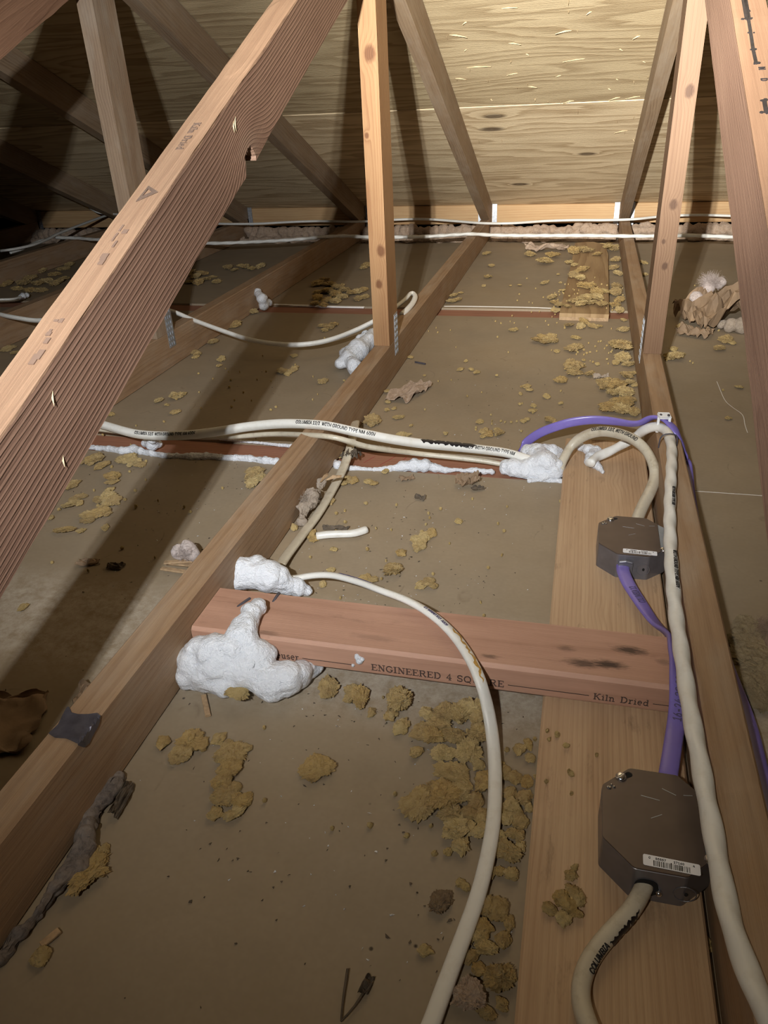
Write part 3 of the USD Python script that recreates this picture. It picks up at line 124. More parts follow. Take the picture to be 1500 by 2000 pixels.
def wood(name, light, dark, ring=0.006, contrast=0.6, fiber=0.35, blotch=0.25, rough=0.65, bump=0.25, wav=1.0, knots=(), stain=0.0, raised=0.0, dust=0.0, bands=0.0, edge=None, burns=()):
    """Sawn softwood: growth rings about the pith (the x axis of gc), fibres, blotches; knots at (u, v, w, radius)."""
    N = Net(); g = N('attribute', 'vector', attribute='gc')
    sep = N('separate_xyz', 'y', vector=g); sy = sep; node = sep[1:].split('.')[0]
    sx, sz = f'@{node}.x', f'@{node}.z'
    wa = N.noise(N.scale(g, (1.1, 9, 9)), 1.0, 2.0); wb = N.noise(N.scale(g, (2.3, 14, 14)), 1.3, 2.0)
    yy = N.math('add', sy, N.math('multiply', N.math('subtract', wa, 0.5), 0.030 * wav))
    zz = N.math('add', sz, N.math('multiply', N.math('subtract', wb, 0.5), 0.022 * wav))
    r = N.math('sqrt', N.math('add', N.math('multiply', yy, yy), N.math('multiply', zz, zz)))
    kdark = None
    for (u, v, w, rad) in knots:
        d = N('vector_math', 'vector', math_type='subtract', vector1=g, vector2=(u, v, w))
        ln = N('vector_math', 'value', math_type='length', vector1=N.scale(d, (0.75, 1, 1)))
        q = N.math('divide', ln, rad)
        bulge = N.math('exponent', N.math('multiply', N.math('multiply', q, q), -0.35))
        r = N.math('add', r, N.math('multiply', bulge, rad * 1.1))
        k = N.rng(N.math('add', q, N.math('multiply', N.noise(N.scale(g, (90, 90, 90)), 1.0), 0.5)), 0.9, 1.45, 1.0, 0.0)
        kdark = k if kdark is None else N.math('maximum', kdark, k)
    ph = N.math('add', N.math('divide', r, ring), N.math('multiply', N.noise(N.scale(g, (4, 40, 40)), 1.0, 3.0), 1.2))
    fr = N.math('fraction', ph)
    ring_f = N.ramp(fr, (0, gray(0.15)), (0.12, gray(0.0)), (0.5, gray(0.12)), (0.82, gray(0.85)), (0.90, gray(1.0)), (1.0, gray(0.15)))
    rf = N('rgb_to_bw', 'val', color=ring_f)
    fib = N.noise(N.scale(g, (12, 520, 520)), 1.0, 3.0, 0.65)
    blo = N.noise(N.scale(g, (5, 22, 22)), 1.0, 4.0, 0.6)
    vis = N.rng(N.noise(N.scale(g, (3.5, 16, 16)), 1.0, 3.0), 0.34, 0.66, 0.25, 1.0)
    t = N.math('multiply', N.math('multiply', rf, vis), contrast)
    stk = N.noise(N.scale(g, (2.2, 170, 170)), 1.0, 3.0, 0.6)
    t = N.math('add', t, N.math('multiply', N.math('subtract', stk, 0.5), fiber * 1.5))
    t = N.math('add', t, N.math('multiply', N.math('subtract', fib, 0.5), fiber * 2))
    t = N.math('add', t, N.math('multiply', N.math('subtract', blo, 0.5), blotch * 2))
    t = N.math('add', t, 0.22)
    if bands: t = N.math('add', t, N.math('multiply', N.math('subtract', N.noise(N.scale(g, (0.7, 34, 34)), 1.0, 3.0, 0.55), 0.5), bands * 2))
    col = N.mix(N('clamp', 'result', value=t), light, dark)
    if edge:                                                                # a fresher planed edge face beyond v = edge[0]
        ek = N.rng(N.math('add', sy, N.math('multiply', N.math('subtract', N.noise(N.scale(g, (45, 9, 9)), 1.0, 3.0, 0.6), 0.5), 0.006)), edge[0] - 0.0004, edge[0] + 0.0004)
        fresh = N.mix(N('clamp', 'result', value=N.math('add', N.math('multiply', N.math('subtract', stk, 0.5), 1.6), N.math('multiply', blo, 0.5))), edge[1], edge[2])
        col = N.mix(ek, col, fresh)
    for (u, v, w, ru, rv, k) in burns:                                      # a scorched, smoky spot drawn out along the grain
        d = N('vector_math', 'vector', math_type='subtract', vector1=g, vector2=(u, v, w))
        ln = N('vector_math', 'value', math_type='length', vector1=N.scale(d, (1 / ru, 1 / rv, 1 / (rv * 4))))
        sm = N.math('add', ln, N.math('multiply', N.math('subtract', N.noise(N.scale(g, (90, 420, 50)), 1.0, 4.0, 0.65), 0.5), 1.5))
        col = N.mix(N.rng(sm, 0.35, 1.1, k, 0.0), col, (0.045, 0.028, 0.022))
    if dust:
        dn = N.rng(N.noise(N.scale(g, (9, 30, 30)), 1.0, 4.0, 0.6), 0.45, 0.7, 0.0, dust)
        col = N.mix(dn, col, (0.42, 0.36, 0.28))
    if stain:
        sn = N.rng(N.noise(N.scale(g, (14, 50, 50)), 1.0, 5.0, 0.7), 0.60, 0.72, 0.0, stain)
        col = N.mix(sn, col, tuple(c * 0.25 for c in dark))
    if kdark:
        kn = N.mix(N('clamp', 'result', value=N.math('add', N.math('multiply', N.math('fraction', N.math('multiply', ph, 1.7)), 0.6), 0.2)), tuple(c * 0.95 for c in dark), tuple(c * 0.48 for c in dark))
        col = N.mix(kdark, col, kn)
    h = N.math('add', N.math('multiply', fib, 0.5), N.math('multiply', rf, raised))
    bmp = N('bump', 'normal', height=h, strength=bump, distance=0.004)
    return N.done(name, N('principled_bsdf', 'BSDF', base_color=col, roughness=rough, specular_ior_level=0.3, normal=bmp))

def simple(name, color, rough=0.5, metallic=0.0, spec=0.5, noise=0.0, nscale=60.0, bump=0.0, bscale=200.0, sub=0.0, coat=0.0):
    N = Net(); p = N('geometry', 'position')
    col = color
    if noise:
        nz = N.noise(p, nscale, 4.0, 0.6)
        col = N.mix(N.rng(nz, 0.3, 0.7), tuple(c * (1 - noise) for c in color), tuple(min(1, c * (1 + noise * 0.6)) for c in color))
    kw = dict(base_color=col, roughness=rough, metallic=metallic, specular_ior_level=spec, coat_weight=coat)
    if bump: kw['normal'] = N('bump', 'normal', height=N.noise(p, bscale, 3.0, 0.6), strength=bump, distance=0.003)
    if sub: kw.update(subsurface_weight=sub, subsurface_scale=0.004, subsurface_radius=(1, 0.9, 0.8))
    return N.done(name, N('principled_bsdf', 'BSDF', **kw))

TAN, TAN_D = (0.40, 0.235, 0.118), (0.20, 0.10, 0.043)
M = {}
M['joist'] = wood('joist_wood', (0.36, 0.235, 0.135), (0.20, 0.115, 0.06), 0.006, 0.45, 0.25, 0.45, dust=0.3)
M['web'] = wood('rough_sawn_wood', (0.27, 0.15, 0.09), (0.15, 0.075, 0.045), 0.0075, 0.45, 0.30, 0.25, bump=0.5, raised=0.5)
M['post'] = wood('orange_pine', (0.60, 0.33, 0.14), (0.38, 0.15, 0.045), 0.006, 0.6, 0.25, 0.35)
M['rafter'] = wood('grey_brown_wood', (0.33, 0.235, 0.145), (0.17, 0.105, 0.06), 0.007, 0.5, 0.3, 0.4, dust=0.3)
M['plank'] = wood('plank_wood', (0.45, 0.275, 0.14), (0.25, 0.12, 0.05), 0.0065, 0.6, 0.25, 0.3)
M['plate'] = wood('red_stained_wood', (0.35, 0.17, 0.105), (0.20, 0.085, 0.055), 0.006, 0.5, 0.25, 0.35)
M['eave'] = wood('eave_wood', (0.58, 0.39, 0.20), (0.40, 0.22, 0.095), 0.009, 0.5, 0.25, 0.35)

def plywood(name, light, dark, lines=16.0, amp=9.0, knots=()):
    N = Net(); g = N('attribute', 'vector', attribute='gc')
    sy = N('separate_xyz', 'y', vector=g)
    w1 = N.noise(N.scale(g, (0.9, 5.5, 1)), 1.0, 2.0, 0.5); w2 = N.noise(N.scale(g, (3, 26, 1)), 1.0, 3.0, 0.6)
    ph = N.math('add', N.math('multiply', sy, lines), N.math('add', N.math('multiply', w1, amp), N.math('multiply', w2, 1.6)))
    kd = None
    for (u, v, rad) in knots:
        d = N('vector_math', 'vector', math_type='subtract', vector1=g, vector2=(u, v, 0))
        q = N.math('divide', N('vector_math', 'value', math_type='length', vector1=N.scale(d, (0.45, 1, 1))), rad)
        ph = N.math('add', ph, N.math('multiply', N.math('exponent', N.math('multiply', q, -0.6)), 3.0))
        k = N.rng(q, 0.6, 1.2, 1.0, 0.0); kd = k if kd is None else N.math('maximum', kd, k)
    fr = N.math('fraction', ph)
    rf = N('rgb_to_bw', 'val', color=N.ramp(fr, (0, gray(0)), (0.35, gray(0.12)), (0.72, gray(0.75)), (0.9, gray(1.0)), (0.96, gray(0.5)), (1.0, gray(0))))
    fib = N.noise(N.scale(g, (7, 300, 1)), 1.0, 4.0, 0.7); blo = N.noise(N.scale(g, (2.5, 9, 1)), 1.0, 4.0, 0.6)
    t = N.math('add', N.math('multiply', rf, 0.75), N.math('multiply', N.math('subtract', fib, 0.45), 0.55))
    t = N.math('add', t, N.math('multiply', N.math('subtract', blo, 0.45), 0.9))
    col = N.mix(N('clamp', 'result', value=t), light, dark)
    if kd: col = N.mix(N.math('multiply', kd, 0.8), col, (0.06, 0.035, 0.02))
    bmp = N('bump', 'normal', height=N.math('add', fib, N.math('multiply', rf, 0.3)), strength=0.35, distance=0.004)
    return N.done(name, N('principled_bsdf', 'BSDF', base_color=col, roughness=0.7, specular_ior_level=0.25, normal=bmp))

def drywall():
    N = Net(); p = N('geometry', 'position')
    big = N.noise(p, 2.2, 4.0, 0.6); mid = N.noise(p, 11.0, 4.0, 0.65); fine = N.noise(p, 160.0, 3.0, 0.6)
    col = N.mix(N.rng(big, 0.32, 0.68), (0.315, 0.243, 0.155), (0.27, 0.222, 0.158))
    col = N.mix(N.rng(mid, 0.35, 0.75, 0.0, 0.5), col, (0.365, 0.295, 0.205))
    col = N.mix(N.rng(fine, 0.3, 0.7, 0.0, 0.16), col, (0.18, 0.13, 0.08))
    v = N('voronoi_texture', 'distance', vector=p, scale=55.0); vc = N('voronoi_texture', 'color', vector=p, scale=55.0)
    pick = N.rng(N('separate_xyz', 'x', vector=vc), 0.80, 0.81)                        # a few cells carry a dark speck
    speck = N.math('multiply', N.rng(v, 0.06, 0.13, 1.0, 0.0), pick)
    patch = N.rng(N.noise(p, 4.0, 3.0), 0.48, 0.58)
    col = N.mix(N.math('multiply', speck, patch), col, (0.035, 0.025, 0.018))
    v2 = N('voronoi_texture', 'distance', vector=N.scale(p, (1, 0.7, 1)), scale=9.0)
    ringm = N.math('multiply', N.rng(N.math('absolute', N.math('subtract', v2, 0.30)), 0.0, 0.015, 1.0, 0.0), N.rng(mid, 0.55, 0.62))
    col = N.mix(N.math('multiply', ringm, 0.35), col, (0.12, 0.085, 0.05))
    # pale gypsum dust lies along both sides of the cross board
    y = N('separate_xyz', 'y', vector=p)
    dust = N.math('multiply', N.rng(N.math('absolute', N.math('subtract', y, 0.70)), 0.05, 0.125, 1.0, 0.0), N.rng(N.noise(p, 45.0, 6.0, 0.8), 0.36, 0.60))
    col = N.mix(N.math('multiply', dust, 0.75), col, (0.50, 0.44, 0.355))
    bmp = N('bump', 'normal', height=N.math('add', N.math('multiply', mid, 0.6), N.math('multiply', fine, 0.25)), strength=0.12, distance=0.004)
    return N.done('drywall_paper', N('principled_bsdf', 'BSDF', base_color=col, roughness=0.62, specular_ior_level=0.3, normal=bmp))
M['floor'] = drywall()

def wool(name, a, b, c):
    N = Net(); p = N('geometry', 'position')
    big = N.noise(p, 45.0, 3.0); n = N.noise(p, 150.0, 7.0, 0.72, 0.8); fibre = N.noise(N.scale(p, (1, 1, 3)), 700.0, 4.0, 0.7, 1.5)
    col = N.mix(N.rng(big, 0.35, 0.7), a, b)
    col = N.mix(N.rng(n, 0.42, 0.70, 0.0, 0.75), col, c)
    col = N.mix(N.rng(n, 0.30, 0.45, 0.65, 0.0), col, tuple(q * 0.42 for q in b))       # gaps between the fibres
    bmp = N('bump', 'normal', height=N.math('add', n, N.math('multiply', fibre, 0.25)), strength=0.9, distance=0.005)
    return N.done(name, N('principled_bsdf', 'BSDF', base_color=col, roughness=0.95, specular_ior_level=0.1, sheen_weight=0.15, normal=bmp))
for q, (a_, b_, c_) in enumerate((((0.56, 0.40, 0.155), (0.46, 0.30, 0.10), (0.66, 0.51, 0.23)), ((0.49, 0.34, 0.125), (0.40, 0.26, 0.09), (0.60, 0.45, 0.20)), ((0.62, 0.46, 0.19), (0.52, 0.36, 0.13), (0.72, 0.57, 0.28)), ((0.54, 0.36, 0.115), (0.44, 0.28, 0.085), (0.64, 0.47, 0.19)))): M[f'yellow{q}'] = wool(f'yellow_glass_wool_{q}', a_, b_, c_)
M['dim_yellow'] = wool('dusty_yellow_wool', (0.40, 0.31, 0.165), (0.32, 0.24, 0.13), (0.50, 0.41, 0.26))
M['yellow'] = wool('yellow_glass_wool', (0.58, 0.42, 0.155), (0.48, 0.32, 0.105), (0.68, 0.53, 0.24))
M['pink'] = wool('pink_glass_wool', (0.54, 0.39, 0.275), (0.43, 0.295, 0.19), (0.62, 0.50, 0.39))
M['grey'] = wool('grey_fluff', (0.44, 0.35, 0.26), (0.33, 0.26, 0.19), (0.56, 0.47, 0.38))
M['brownwool'] = wool('brown_glass_wool', (0.26, 0.17, 0.08), (0.20, 0.13, 0.07), (0.34, 0.25, 0.14))
M['dirtywool'] = wool('dirty_glass_wool', (0.28, 0.225, 0.185), (0.15, 0.12, 0.105), (0.40, 0.34, 0.29))
M['fluff'] = wool('pale_fluff', (0.70, 0.585, 0.53), (0.60, 0.49, 0.43), (0.82, 0.74, 0.70))

def foam():
    N = Net(); p = N('geometry', 'position')
    n = N.noise(p, 120.0, 4.0, 0.6); m = N.noise(p, 420.0, 3.0, 0.6)
    col = N.mix(N.rng(n, 0.3, 0.75), (0.70, 0.725, 0.76), (0.78, 0.80, 0.83))
    bmp = N('bump', 'normal', height=N.math('add', n, N.math('multiply', m, 0.4)), strength=0.85, distance=0.005)
    return N.done('spray_foam_white', N('principled_bsdf', 'BSDF', base_color=col, roughness=0.30, specular_ior_level=0.5, normal=bmp, subsurface_weight=0.2, subsurface_scale=0.004, subsurface_radius=(1, 0.95, 0.9)))
M['foam'] = foam()

def jacket(name, col, dirt, amount, rough=0.38):
    N = Net(); p = N('geometry', 'position')
    d = N.noise(p, 60.0, 5.0, 0.7); s = N.noise(p, 14.0, 3.0)
    c = N.mix(N.rng(d, 0.50, 0.72, 0.0, amount), col, dirt)
    c = N.mix(N.rng(s, 0.35, 0.7, 0.0, amount * 0.5), c, dirt)
    return N.done(name, N('principled_bsdf', 'BSDF', base_color=c, roughness=rough, specular_ior_level=0.5))
M['white'] = jacket('white_cable_jacket', (0.74, 0.73, 0.675), (0.45, 0.38, 0.26), 0.25)
M['cream'] = jacket('cream_cable_jacket', (0.56, 0.51, 0.40), (0.28, 0.21, 0.12), 0.5)
M['purple'] = jacket('purple_cable_jacket', (0.20, 0.155, 0.46), (0.13, 0.095, 0.30), 0.25, 0.3)
M['ink'] = simple('black_ink', (0.022, 0.02, 0.019), 0.6)
M['stamp'] = simple('brown_black_stamp_ink', (0.075, 0.045, 0.035), 0.8)
M['dye'] = simple('dark_violet_print', (0.085, 0.07, 0.14), 0.6)
M['rust'] = simple('orange_stain', (0.52, 0.30, 0.07), 0.6, noise=0.4, nscale=260)
M['pencil'] = simple('faded_stamp_ink', (0.155, 0.10, 0.07), 0.8, noise=0.5, nscale=900)
M['faint'] = simple('faint_pencil', (0.20, 0.125, 0.085), 0.9)
M['red'] = simple('red_crayon', (0.30, 0.06, 0.05), 0.8)
M['black'] = simple('black_tape', (0.018, 0.016, 0.018), 0.32, noise=0.4, nscale=90)
M['darkmetal'] = simple('dark_sheet_metal', (0.10, 0.095, 0.115), 0.38, 0.4, noise=0.35, nscale=70)
M['galv'] = simple('galvanised_steel', (0.50, 0.53, 0.57), 0.42, 0.75, noise=0.30, nscale=130)
M['lid'] = simple('box_lid_steel', (0.115, 0.088, 0.074), 0.36, 0.35, noise=0.12, nscale=40)
M['boxsteel'] = simple('box_steel', (0.20, 0.195, 0.21), 0.38, 0.6, noise=0.15, nscale=50)
M['rim'] = simple('bare_box_rim', (0.36, 0.41, 0.46), 0.4, 0.5, noise=0.15)
M['screw'] = simple('zinc_screw', (0.78, 0.80, 0.83), 0.18, 1.0)
M['hole'] = simple('knockout_hole', (0.008, 0.007, 0.006), 0.9)
M['label'] = simple('white_label_paper', (0.80, 0.81, 0.84), 0.5)
M['kraft'] = simple('kraft_paper', (0.27, 0.18, 0.105), 0.75, noise=0.3, nscale=14, bump=0.15, bscale=120)
M['darkpaper'] = simple('dark_scorched_paper', (0.10, 0.075, 0.05), 0.8, noise=0.5, nscale=50)
M['chip'] = simple('dry_wood_chip', (0.40, 0.27, 0.15), 0.8, noise=0.35, nscale=120)
M['caulk'] = simple('white_caulk', (0.78, 0.76, 0.72), 0.5)
M['plastic'] = simple('white_plastic', (0.80, 0.80, 0.78), 0.35)
M['burn'] = simple('wood_burn', (0.10, 0.055, 0.04), 0.9, noise=0.4, nscale=200)
M['dark_wood'] = simple('dark_weathered_wood', (0.05, 0.035, 0.025), 0.85, noise=0.3, nscale=20)
M['splint'] = simple('torn_veneer', (0.46, 0.35, 0.20), 0.8, noise=0.25, nscale=100)

# ------------------------------------------------------------------ geometry helpers
def unit(a): a = np.asarray(a, float); return a / np.linalg.norm(a)
def board(p0, p1, vdir, w, t, seed=0, c=0.0022, pith=(0.05, 0.02), origin=None):
    """A sawn board from p0 to p1 (centre line), w wide along vdir, t thick, with eased edges; returns mesh and its grain map."""
    p0, p1 = np.array(p0, float), np.array(p1, float); u = unit(p1 - p0); v = np.array(vdir, float); v = unit(v - u * (v @ u)); n = np.cross(u, v)
    a, b = w / 2, t / 2
    prof = np.array([(-a + c, -b), (a - c, -b), (a, -b + c), (a, b - c), (a - c, b), (-a + c, b), (-a, b - c), (-a, -b + c)])
    L = np.linalg.norm(p1 - p0); k = max(2, int(L / 0.12) + 1); us = np.linspace(0, L, k)
    V = np.array([p0 + u * s + v * q[0] + n * q[1] for s in us for q in prof]); F = []
    for i in range(k - 1):
        for j in range(8):
            A, B, C, D = i * 8 + j, i * 8 + (j + 1) % 8, (i + 1) * 8 + (j + 1) % 8, (i + 1) * 8 + j
            F += [(A, B, C), (A, C, D)]
    for j in range(1, 7): F += [(0, j + 1, j), ((k - 1) * 8, (k - 1) * 8 + j, (k - 1) * 8 + j + 1)]
    m = trimesh.Trimesh(V, F, process=False)
    if m.volume < 0: m.invert()
    o = p0 if origin is None else np.array(origin, float)
    ru = seed * 3.7
    gc = lambda P: np.stack([(P - o) @ u + ru, (P - o) @ v + pith[0], (P - o) @ n + pith[1]], 1)
    return m, gc
def block(lo, hi, c=0.0):
    lo, hi = np.array(lo, float), np.array(hi, float)
    m = trimesh.creation.box(hi - lo); m.apply_translation((lo + hi) / 2); return m
def catmull(P, step=0.005):
    P = np.array(P, float); Q = np.vstack([2 * P[0] - P[1], P, 2 * P[-1] - P[-2]]); out = []
    for i in range(1, len(Q) - 2):
        a, b, c, d = Q[i - 1:i + 3]; n = max(2, int(np.linalg.norm(c - b) / step)); t = np.linspace(0, 1, n, endpoint=False)[:, None]
        out.append(0.5 * (2 * b + (c - a) * t + (2 * a - 5 * b + 4 * c - d) * t ** 2 + (3 * b - a - 3 * c + d) * t ** 3))
    out = np.vstack(out + [P[-1:]])
    for _ in range(2): out[1:-1] = 0.25 * out[:-2] + 0.5 * out[1:-1] + 0.25 * out[2:]
    s = np.r_[0, np.cumsum(np.linalg.norm(np.diff(out, axis=0), axis=1))]
    k = max(3, int(s[-1] / step)); ss = np.linspace(0, s[-1], k)
    return np.stack([np.interp(ss, s, out[:, j]) for j in range(3)], 1), ss
class Tube:
    """A cable jacket swept along points: half width rx, half thickness ry, roll in degrees (values spread along it), twist = lobes that wind round it."""
    def __init__(s, pts, rx, ry, roll=(0,), lobes=0, pitch=0.07, depth=0.0, sides=20, flat=2.4):
        s.P, s.s = catmull(pts); k = len(s.P); s.rx, s.ry, s.depth = rx, ry, depth
        T = np.gradient(s.P, axis=0); T /= np.linalg.norm(T, axis=1)[:, None]
        B = np.cross(T, [0, 0, 1.0]); bad = np.linalg.norm(B, axis=1) < 0.15
        B[bad] = B[~bad][0] if (~bad).any() else [1, 0, 0]
        B -= T * (B * T).sum(1)[:, None]; B /= np.linalg.norm(B, axis=1)[:, None]; Nn = np.cross(B, T)
        al = np.radians(np.interp(s.s / s.s[-1], np.linspace(0, 1, len(roll)), roll))[:, None]
        s.B, s.N = B * np.cos(al) + Nn * np.sin(al), -B * np.sin(al) + Nn * np.cos(al)
        th = np.linspace(0, 2 * math.pi, sides, endpoint=False)
        e = 2 / flat; cx = np.sign(np.cos(th)) * np.abs(np.cos(th)) ** e; cy = np.sign(np.sin(th)) * np.abs(np.sin(th)) ** e
        lob = 1 + depth * np.cos(lobes * (th[None] - 2 * math.pi * s.s[:, None] / pitch)) if lobes else np.ones((k, sides))
        V = (s.P[:, None] + s.B[:, None] * (rx * cx * lob)[..., None] + s.N[:, None] * (ry * cy * lob)[..., None]).reshape(-1, 3)
        F = []
        i, j = np.meshgrid(np.arange(k - 1), np.arange(sides), indexing='ij'); jn = (j + 1) % sides
        A, Bq, C, D = i * sides + j, i * sides + jn, (i + 1) * sides + jn, (i + 1) * sides + j
        F = np.vstack([np.stack([A, Bq, C], -1).reshape(-1, 3), np.stack([A, C, D], -1).reshape(-1, 3)])
        V = np.vstack([V, s.P[0], s.P[-1]]); a, b = len(V) - 2, len(V) - 1; q = np.arange(sides)
        F = np.vstack([F, np.stack([np.full(sides, a), (q + 1) % sides, q], 1), np.stack([np.full(sides, b), (k - 1) * sides + q, (k - 1) * sides + (q + 1) % sides], 1)])
        s.mesh = trimesh.Trimesh(V, F, process=False)
        if s.mesh.volume < 0: s.mesh.invert()
    def at(s, q, col): return np.stack([np.interp(q, s.s, col[:, j]) for j in range(3)], 1)
    def print_on(s, text, s0, height, angle=90.0, flip=False, stretch=1.0, bold=True):
        """Lettering wrapped on the jacket from arc length s0; angle places its middle round the section."""
        m = meshkit.text_mesh(text, height, 0.0003, bold); v = m.vertices.copy(); v[:, 0] *= stretch; v[:, 1] -= height / 2
        if flip: v[:, 0] = v[:, 0].max() - v[:, 0]; v[:, 1] *= -1
        a0 = math.radians(angle); rm = (s.rx + s.ry) / 2
        an = a0 + v[:, 1] / rm; q = s0 + v[:, 0]
        c, b, n = s.at(q, s.P), s.at(q, s.B), s.at(q, s.N)
        e = 2 / 2.4; cx = np.sign(np.cos(an)) * np.abs(np.cos(an)) ** e; cy = np.sign(np.sin(an)) * np.abs(np.sin(an)) ** e
        off = 1 + s.depth + (0.0002 + v[:, 2]) / rm * 1.6
        V = c + b * (s.rx * cx * off)[:, None] + n * (s.ry * cy * off)[:, None]
        r = trimesh.Trimesh(V, m.faces, process=False)
        return r, v[:, 0].max()
def blob(balls, seed, edge=0.0045, amp=0.003, freq=90.0, smooth=4, floor_z=None, link=1.5, mid=1.6, pairs=False):
    """Lumps melted together: a union of balls, resampled, smoothed and roughened."""
    man = None; parts = []
    for x, y, z, r in balls:
        parts.append(manifold3d.Manifold.sphere(r, 24).translate([x, y, z]))
    for (a, b) in zip(balls[:-1], balls[1:]):
        d = np.linalg.norm(np.array(a[:3]) - b[:3])
        if d < (a[3] + b[3]) * link:
            q = 0.82
            parts.append(manifold3d.Manifold.batch_hull([manifold3d.Manifold.sphere(a[3] * q, 14).translate(a[:3]), manifold3d.Manifold.sphere(b[3] * q, 14).translate(b[:3])]))
    if pairs:                                                             # neighbouring lobes run into one another
        for i, a in enumerate(balls):
            for b in balls[i + 1:]:
                if np.linalg.norm(np.array(a[:3]) - b[:3]) < 0.95 * (a[3] + b[3]): parts.append(manifold3d.Manifold.batch_hull([manifold3d.Manifold.sphere(a[3] * .90, 14).translate(a[:3]), manifold3d.Manifold.sphere(b[3] * .90, 14).translate(b[:3])]))
    man = manifold3d.Manifold.batch_boolean(parts, manifold3d.OpType.Add).refine_to_length(edge)
    mm = man.to_mesh(); m = trimesh.Trimesh(np.array(mm.vert_properties[:, :3], float), np.array(mm.tri_verts), process=True)
    v0 = m.vertices.copy()
    if smooth: trimesh.smoothing.filter_laplacian(m, lamb=0.5, iterations=smooth * 3, volume_constraint=True)
    dv = m.vertices - v0; L_ = np.linalg.norm(dv, axis=1, keepdims=True); m.vertices = v0 + dv * np.minimum(1, 0.007 / np.maximum(L_, 1e-9))
    v = m.vertices.copy(); n = m.vertex_normals
    d = (meshkit.fbm(v * freq + seed * 17.3, 4, seed) - 0.5) * 2 * amp + (meshkit.noise(v * 38 + seed * 5.1, seed + 3) - 0.5) * amp * mid
    v = v + n * d[:, None]
    if floor_z is not None: v[:, 2] = np.maximum(v[:, 2], floor_z)
    return trimesh.Trimesh(v, m.faces, process=False)
ICO3 = trimesh.creation.icosphere(4); ICO2 = trimesh.creation.icosphere(3)
def flake(x, y, rx, ry, z, rng, big, fat=0.34):
    """A torn tuft of glass wool: a ragged flattened lump."""
    b = ICO3 if big else ICO2; v = b.vertices.copy(); s = rng.uniform(0, 90)
    lob = 0.62 + 0.75 * meshkit.noise(v[:, [0, 1, 2]] * np.array([1.7, 1.7, 0.5]) + s, 1)[:, None]
    v = v * np.array([1, 1, 1.0]); v[:, :2] *= lob
    rag = (meshkit.fbm(v * np.array([4, 4, 12]) + s, 4, 5) - 0.5); rag2 = meshkit.fbm(v * 11.0 + s, 3, 8) - 0.5
    v *= (1 + 0.85 * rag + (0.8 if big else 0.4) * rag2)[:, None]
    rz = max(0.0026, min(rx, ry) * fat * rng.uniform(0.8, 1.3)); rx, ry = rx * 0.94, ry * 0.94
    v *= np.array([rx, ry, rz]); v[:, 2] += rz * 1.1 * (meshkit.fbm(v * np.array([110, 110, 0]) + s, 2, 7) - 0.5); v[:, 2] += rz * 0.5 * np.sign(np.sin(v[:, 2] / rz * 5 + s)) * 0.12
    a = rng.uniform(-0.16, 0.16); c = rng.uniform(-0.16, 0.16); t = rng.uniform(-0.5, 0.5)
    R = trimesh.transformations.euler_matrix(a, c, t)[:3, :3]; v = v @ R.T
    v[:, 2] -= v[:, 2].min(); v += (x, y, z)
    return trimesh.Trimesh(v, b.faces, process=False), rz
def crumple(c, su, sv, rot, amp, seed, n=26, ragged=0.25, lift=0.0, tilt=(0, 0), thick=0.0006):
    """A torn, creased sheet of paper with thickness."""
    g = np.linspace(-1, 1, n); U, V = np.meshgrid(g, g, indexing='ij'); p = np.stack([U, V, 0 * U], -1)
    ed = 1 - ragged * meshkit.fbm(np.stack([U * 1.5, V * 1.5, 0 * U + seed], -1), 3, seed) * np.maximum(np.abs(U), np.abs(V)) ** 2
    rd_ = lambda q, k: np.abs(meshkit.noise(q * k + seed * 3.1, seed) - 0.5) * 2
    h = amp * (rd_(p * 1.0, 1.6) * 1.0 + rd_(p, 3.3) * 0.5 + rd_(p + 9, 6.5) * 0.22)
    X = np.stack([U * su * ed, V * sv * ed, h + lift * (U + 1) ** 2], -1).reshape(-1, 3)
    R = trimesh.transformations.euler_matrix(tilt[0], tilt[1], rot)[:3, :3]; X = X @ R.T
    X[:, 2] -= X[:, 2].min(); X += c
    i, j = np.meshgrid(np.arange(n - 1), np.arange(n - 1), indexing='ij'); A = (i * n + j).ravel(); F = np.vstack([np.stack([A, A + n, A + n + 1], 1), np.stack([A, A + n + 1, A + 1], 1)])
    m = trimesh.Trimesh(X, F, process=False); nn = m.vertex_normals
    top = X + nn * thick; N_ = len(X)
    rim = np.r_[np.arange(n), np.arange(2 * n - 1, n * n, n), np.arange(n * n - 2, n * n - n - 1, -1), np.arange(n * n - 2 * n, 0, -n)]
    r2 = np.roll(rim, -1); side = np.vstack([np.stack([rim, r2, r2 + N_], 1), np.stack([rim, r2 + N_, rim + N_], 1)])
    return trimesh.Trimesh(np.vstack([X, top]), np.vstack([F[:, ::-1], F + N_, side]), process=False)
def fluff_mesh(c, r, n, seed, length=0.02, w=0.00016):
    """Loose glass fibres: thin three-sided strands that start from a lump."""
    rng = np.random.default_rng(seed); ms = []; n = n * 12
    for _ in range(n):
        d = rng.normal(size=3); d = unit(d); p = np.array(c) + d * r * np.array([1.2, 1.2, .7]) * rng.uniform(0.3, 1); d = unit(rng.normal(size=3)); P = [p]
        for k in range(4): d = unit(d + rng.normal(size=3) * 0.9); P.append(P[-1] + d * length / 7)
        ms.append(Tube(P, w, w, sides=3).mesh)
    return trimesh.util.concatenate(ms)
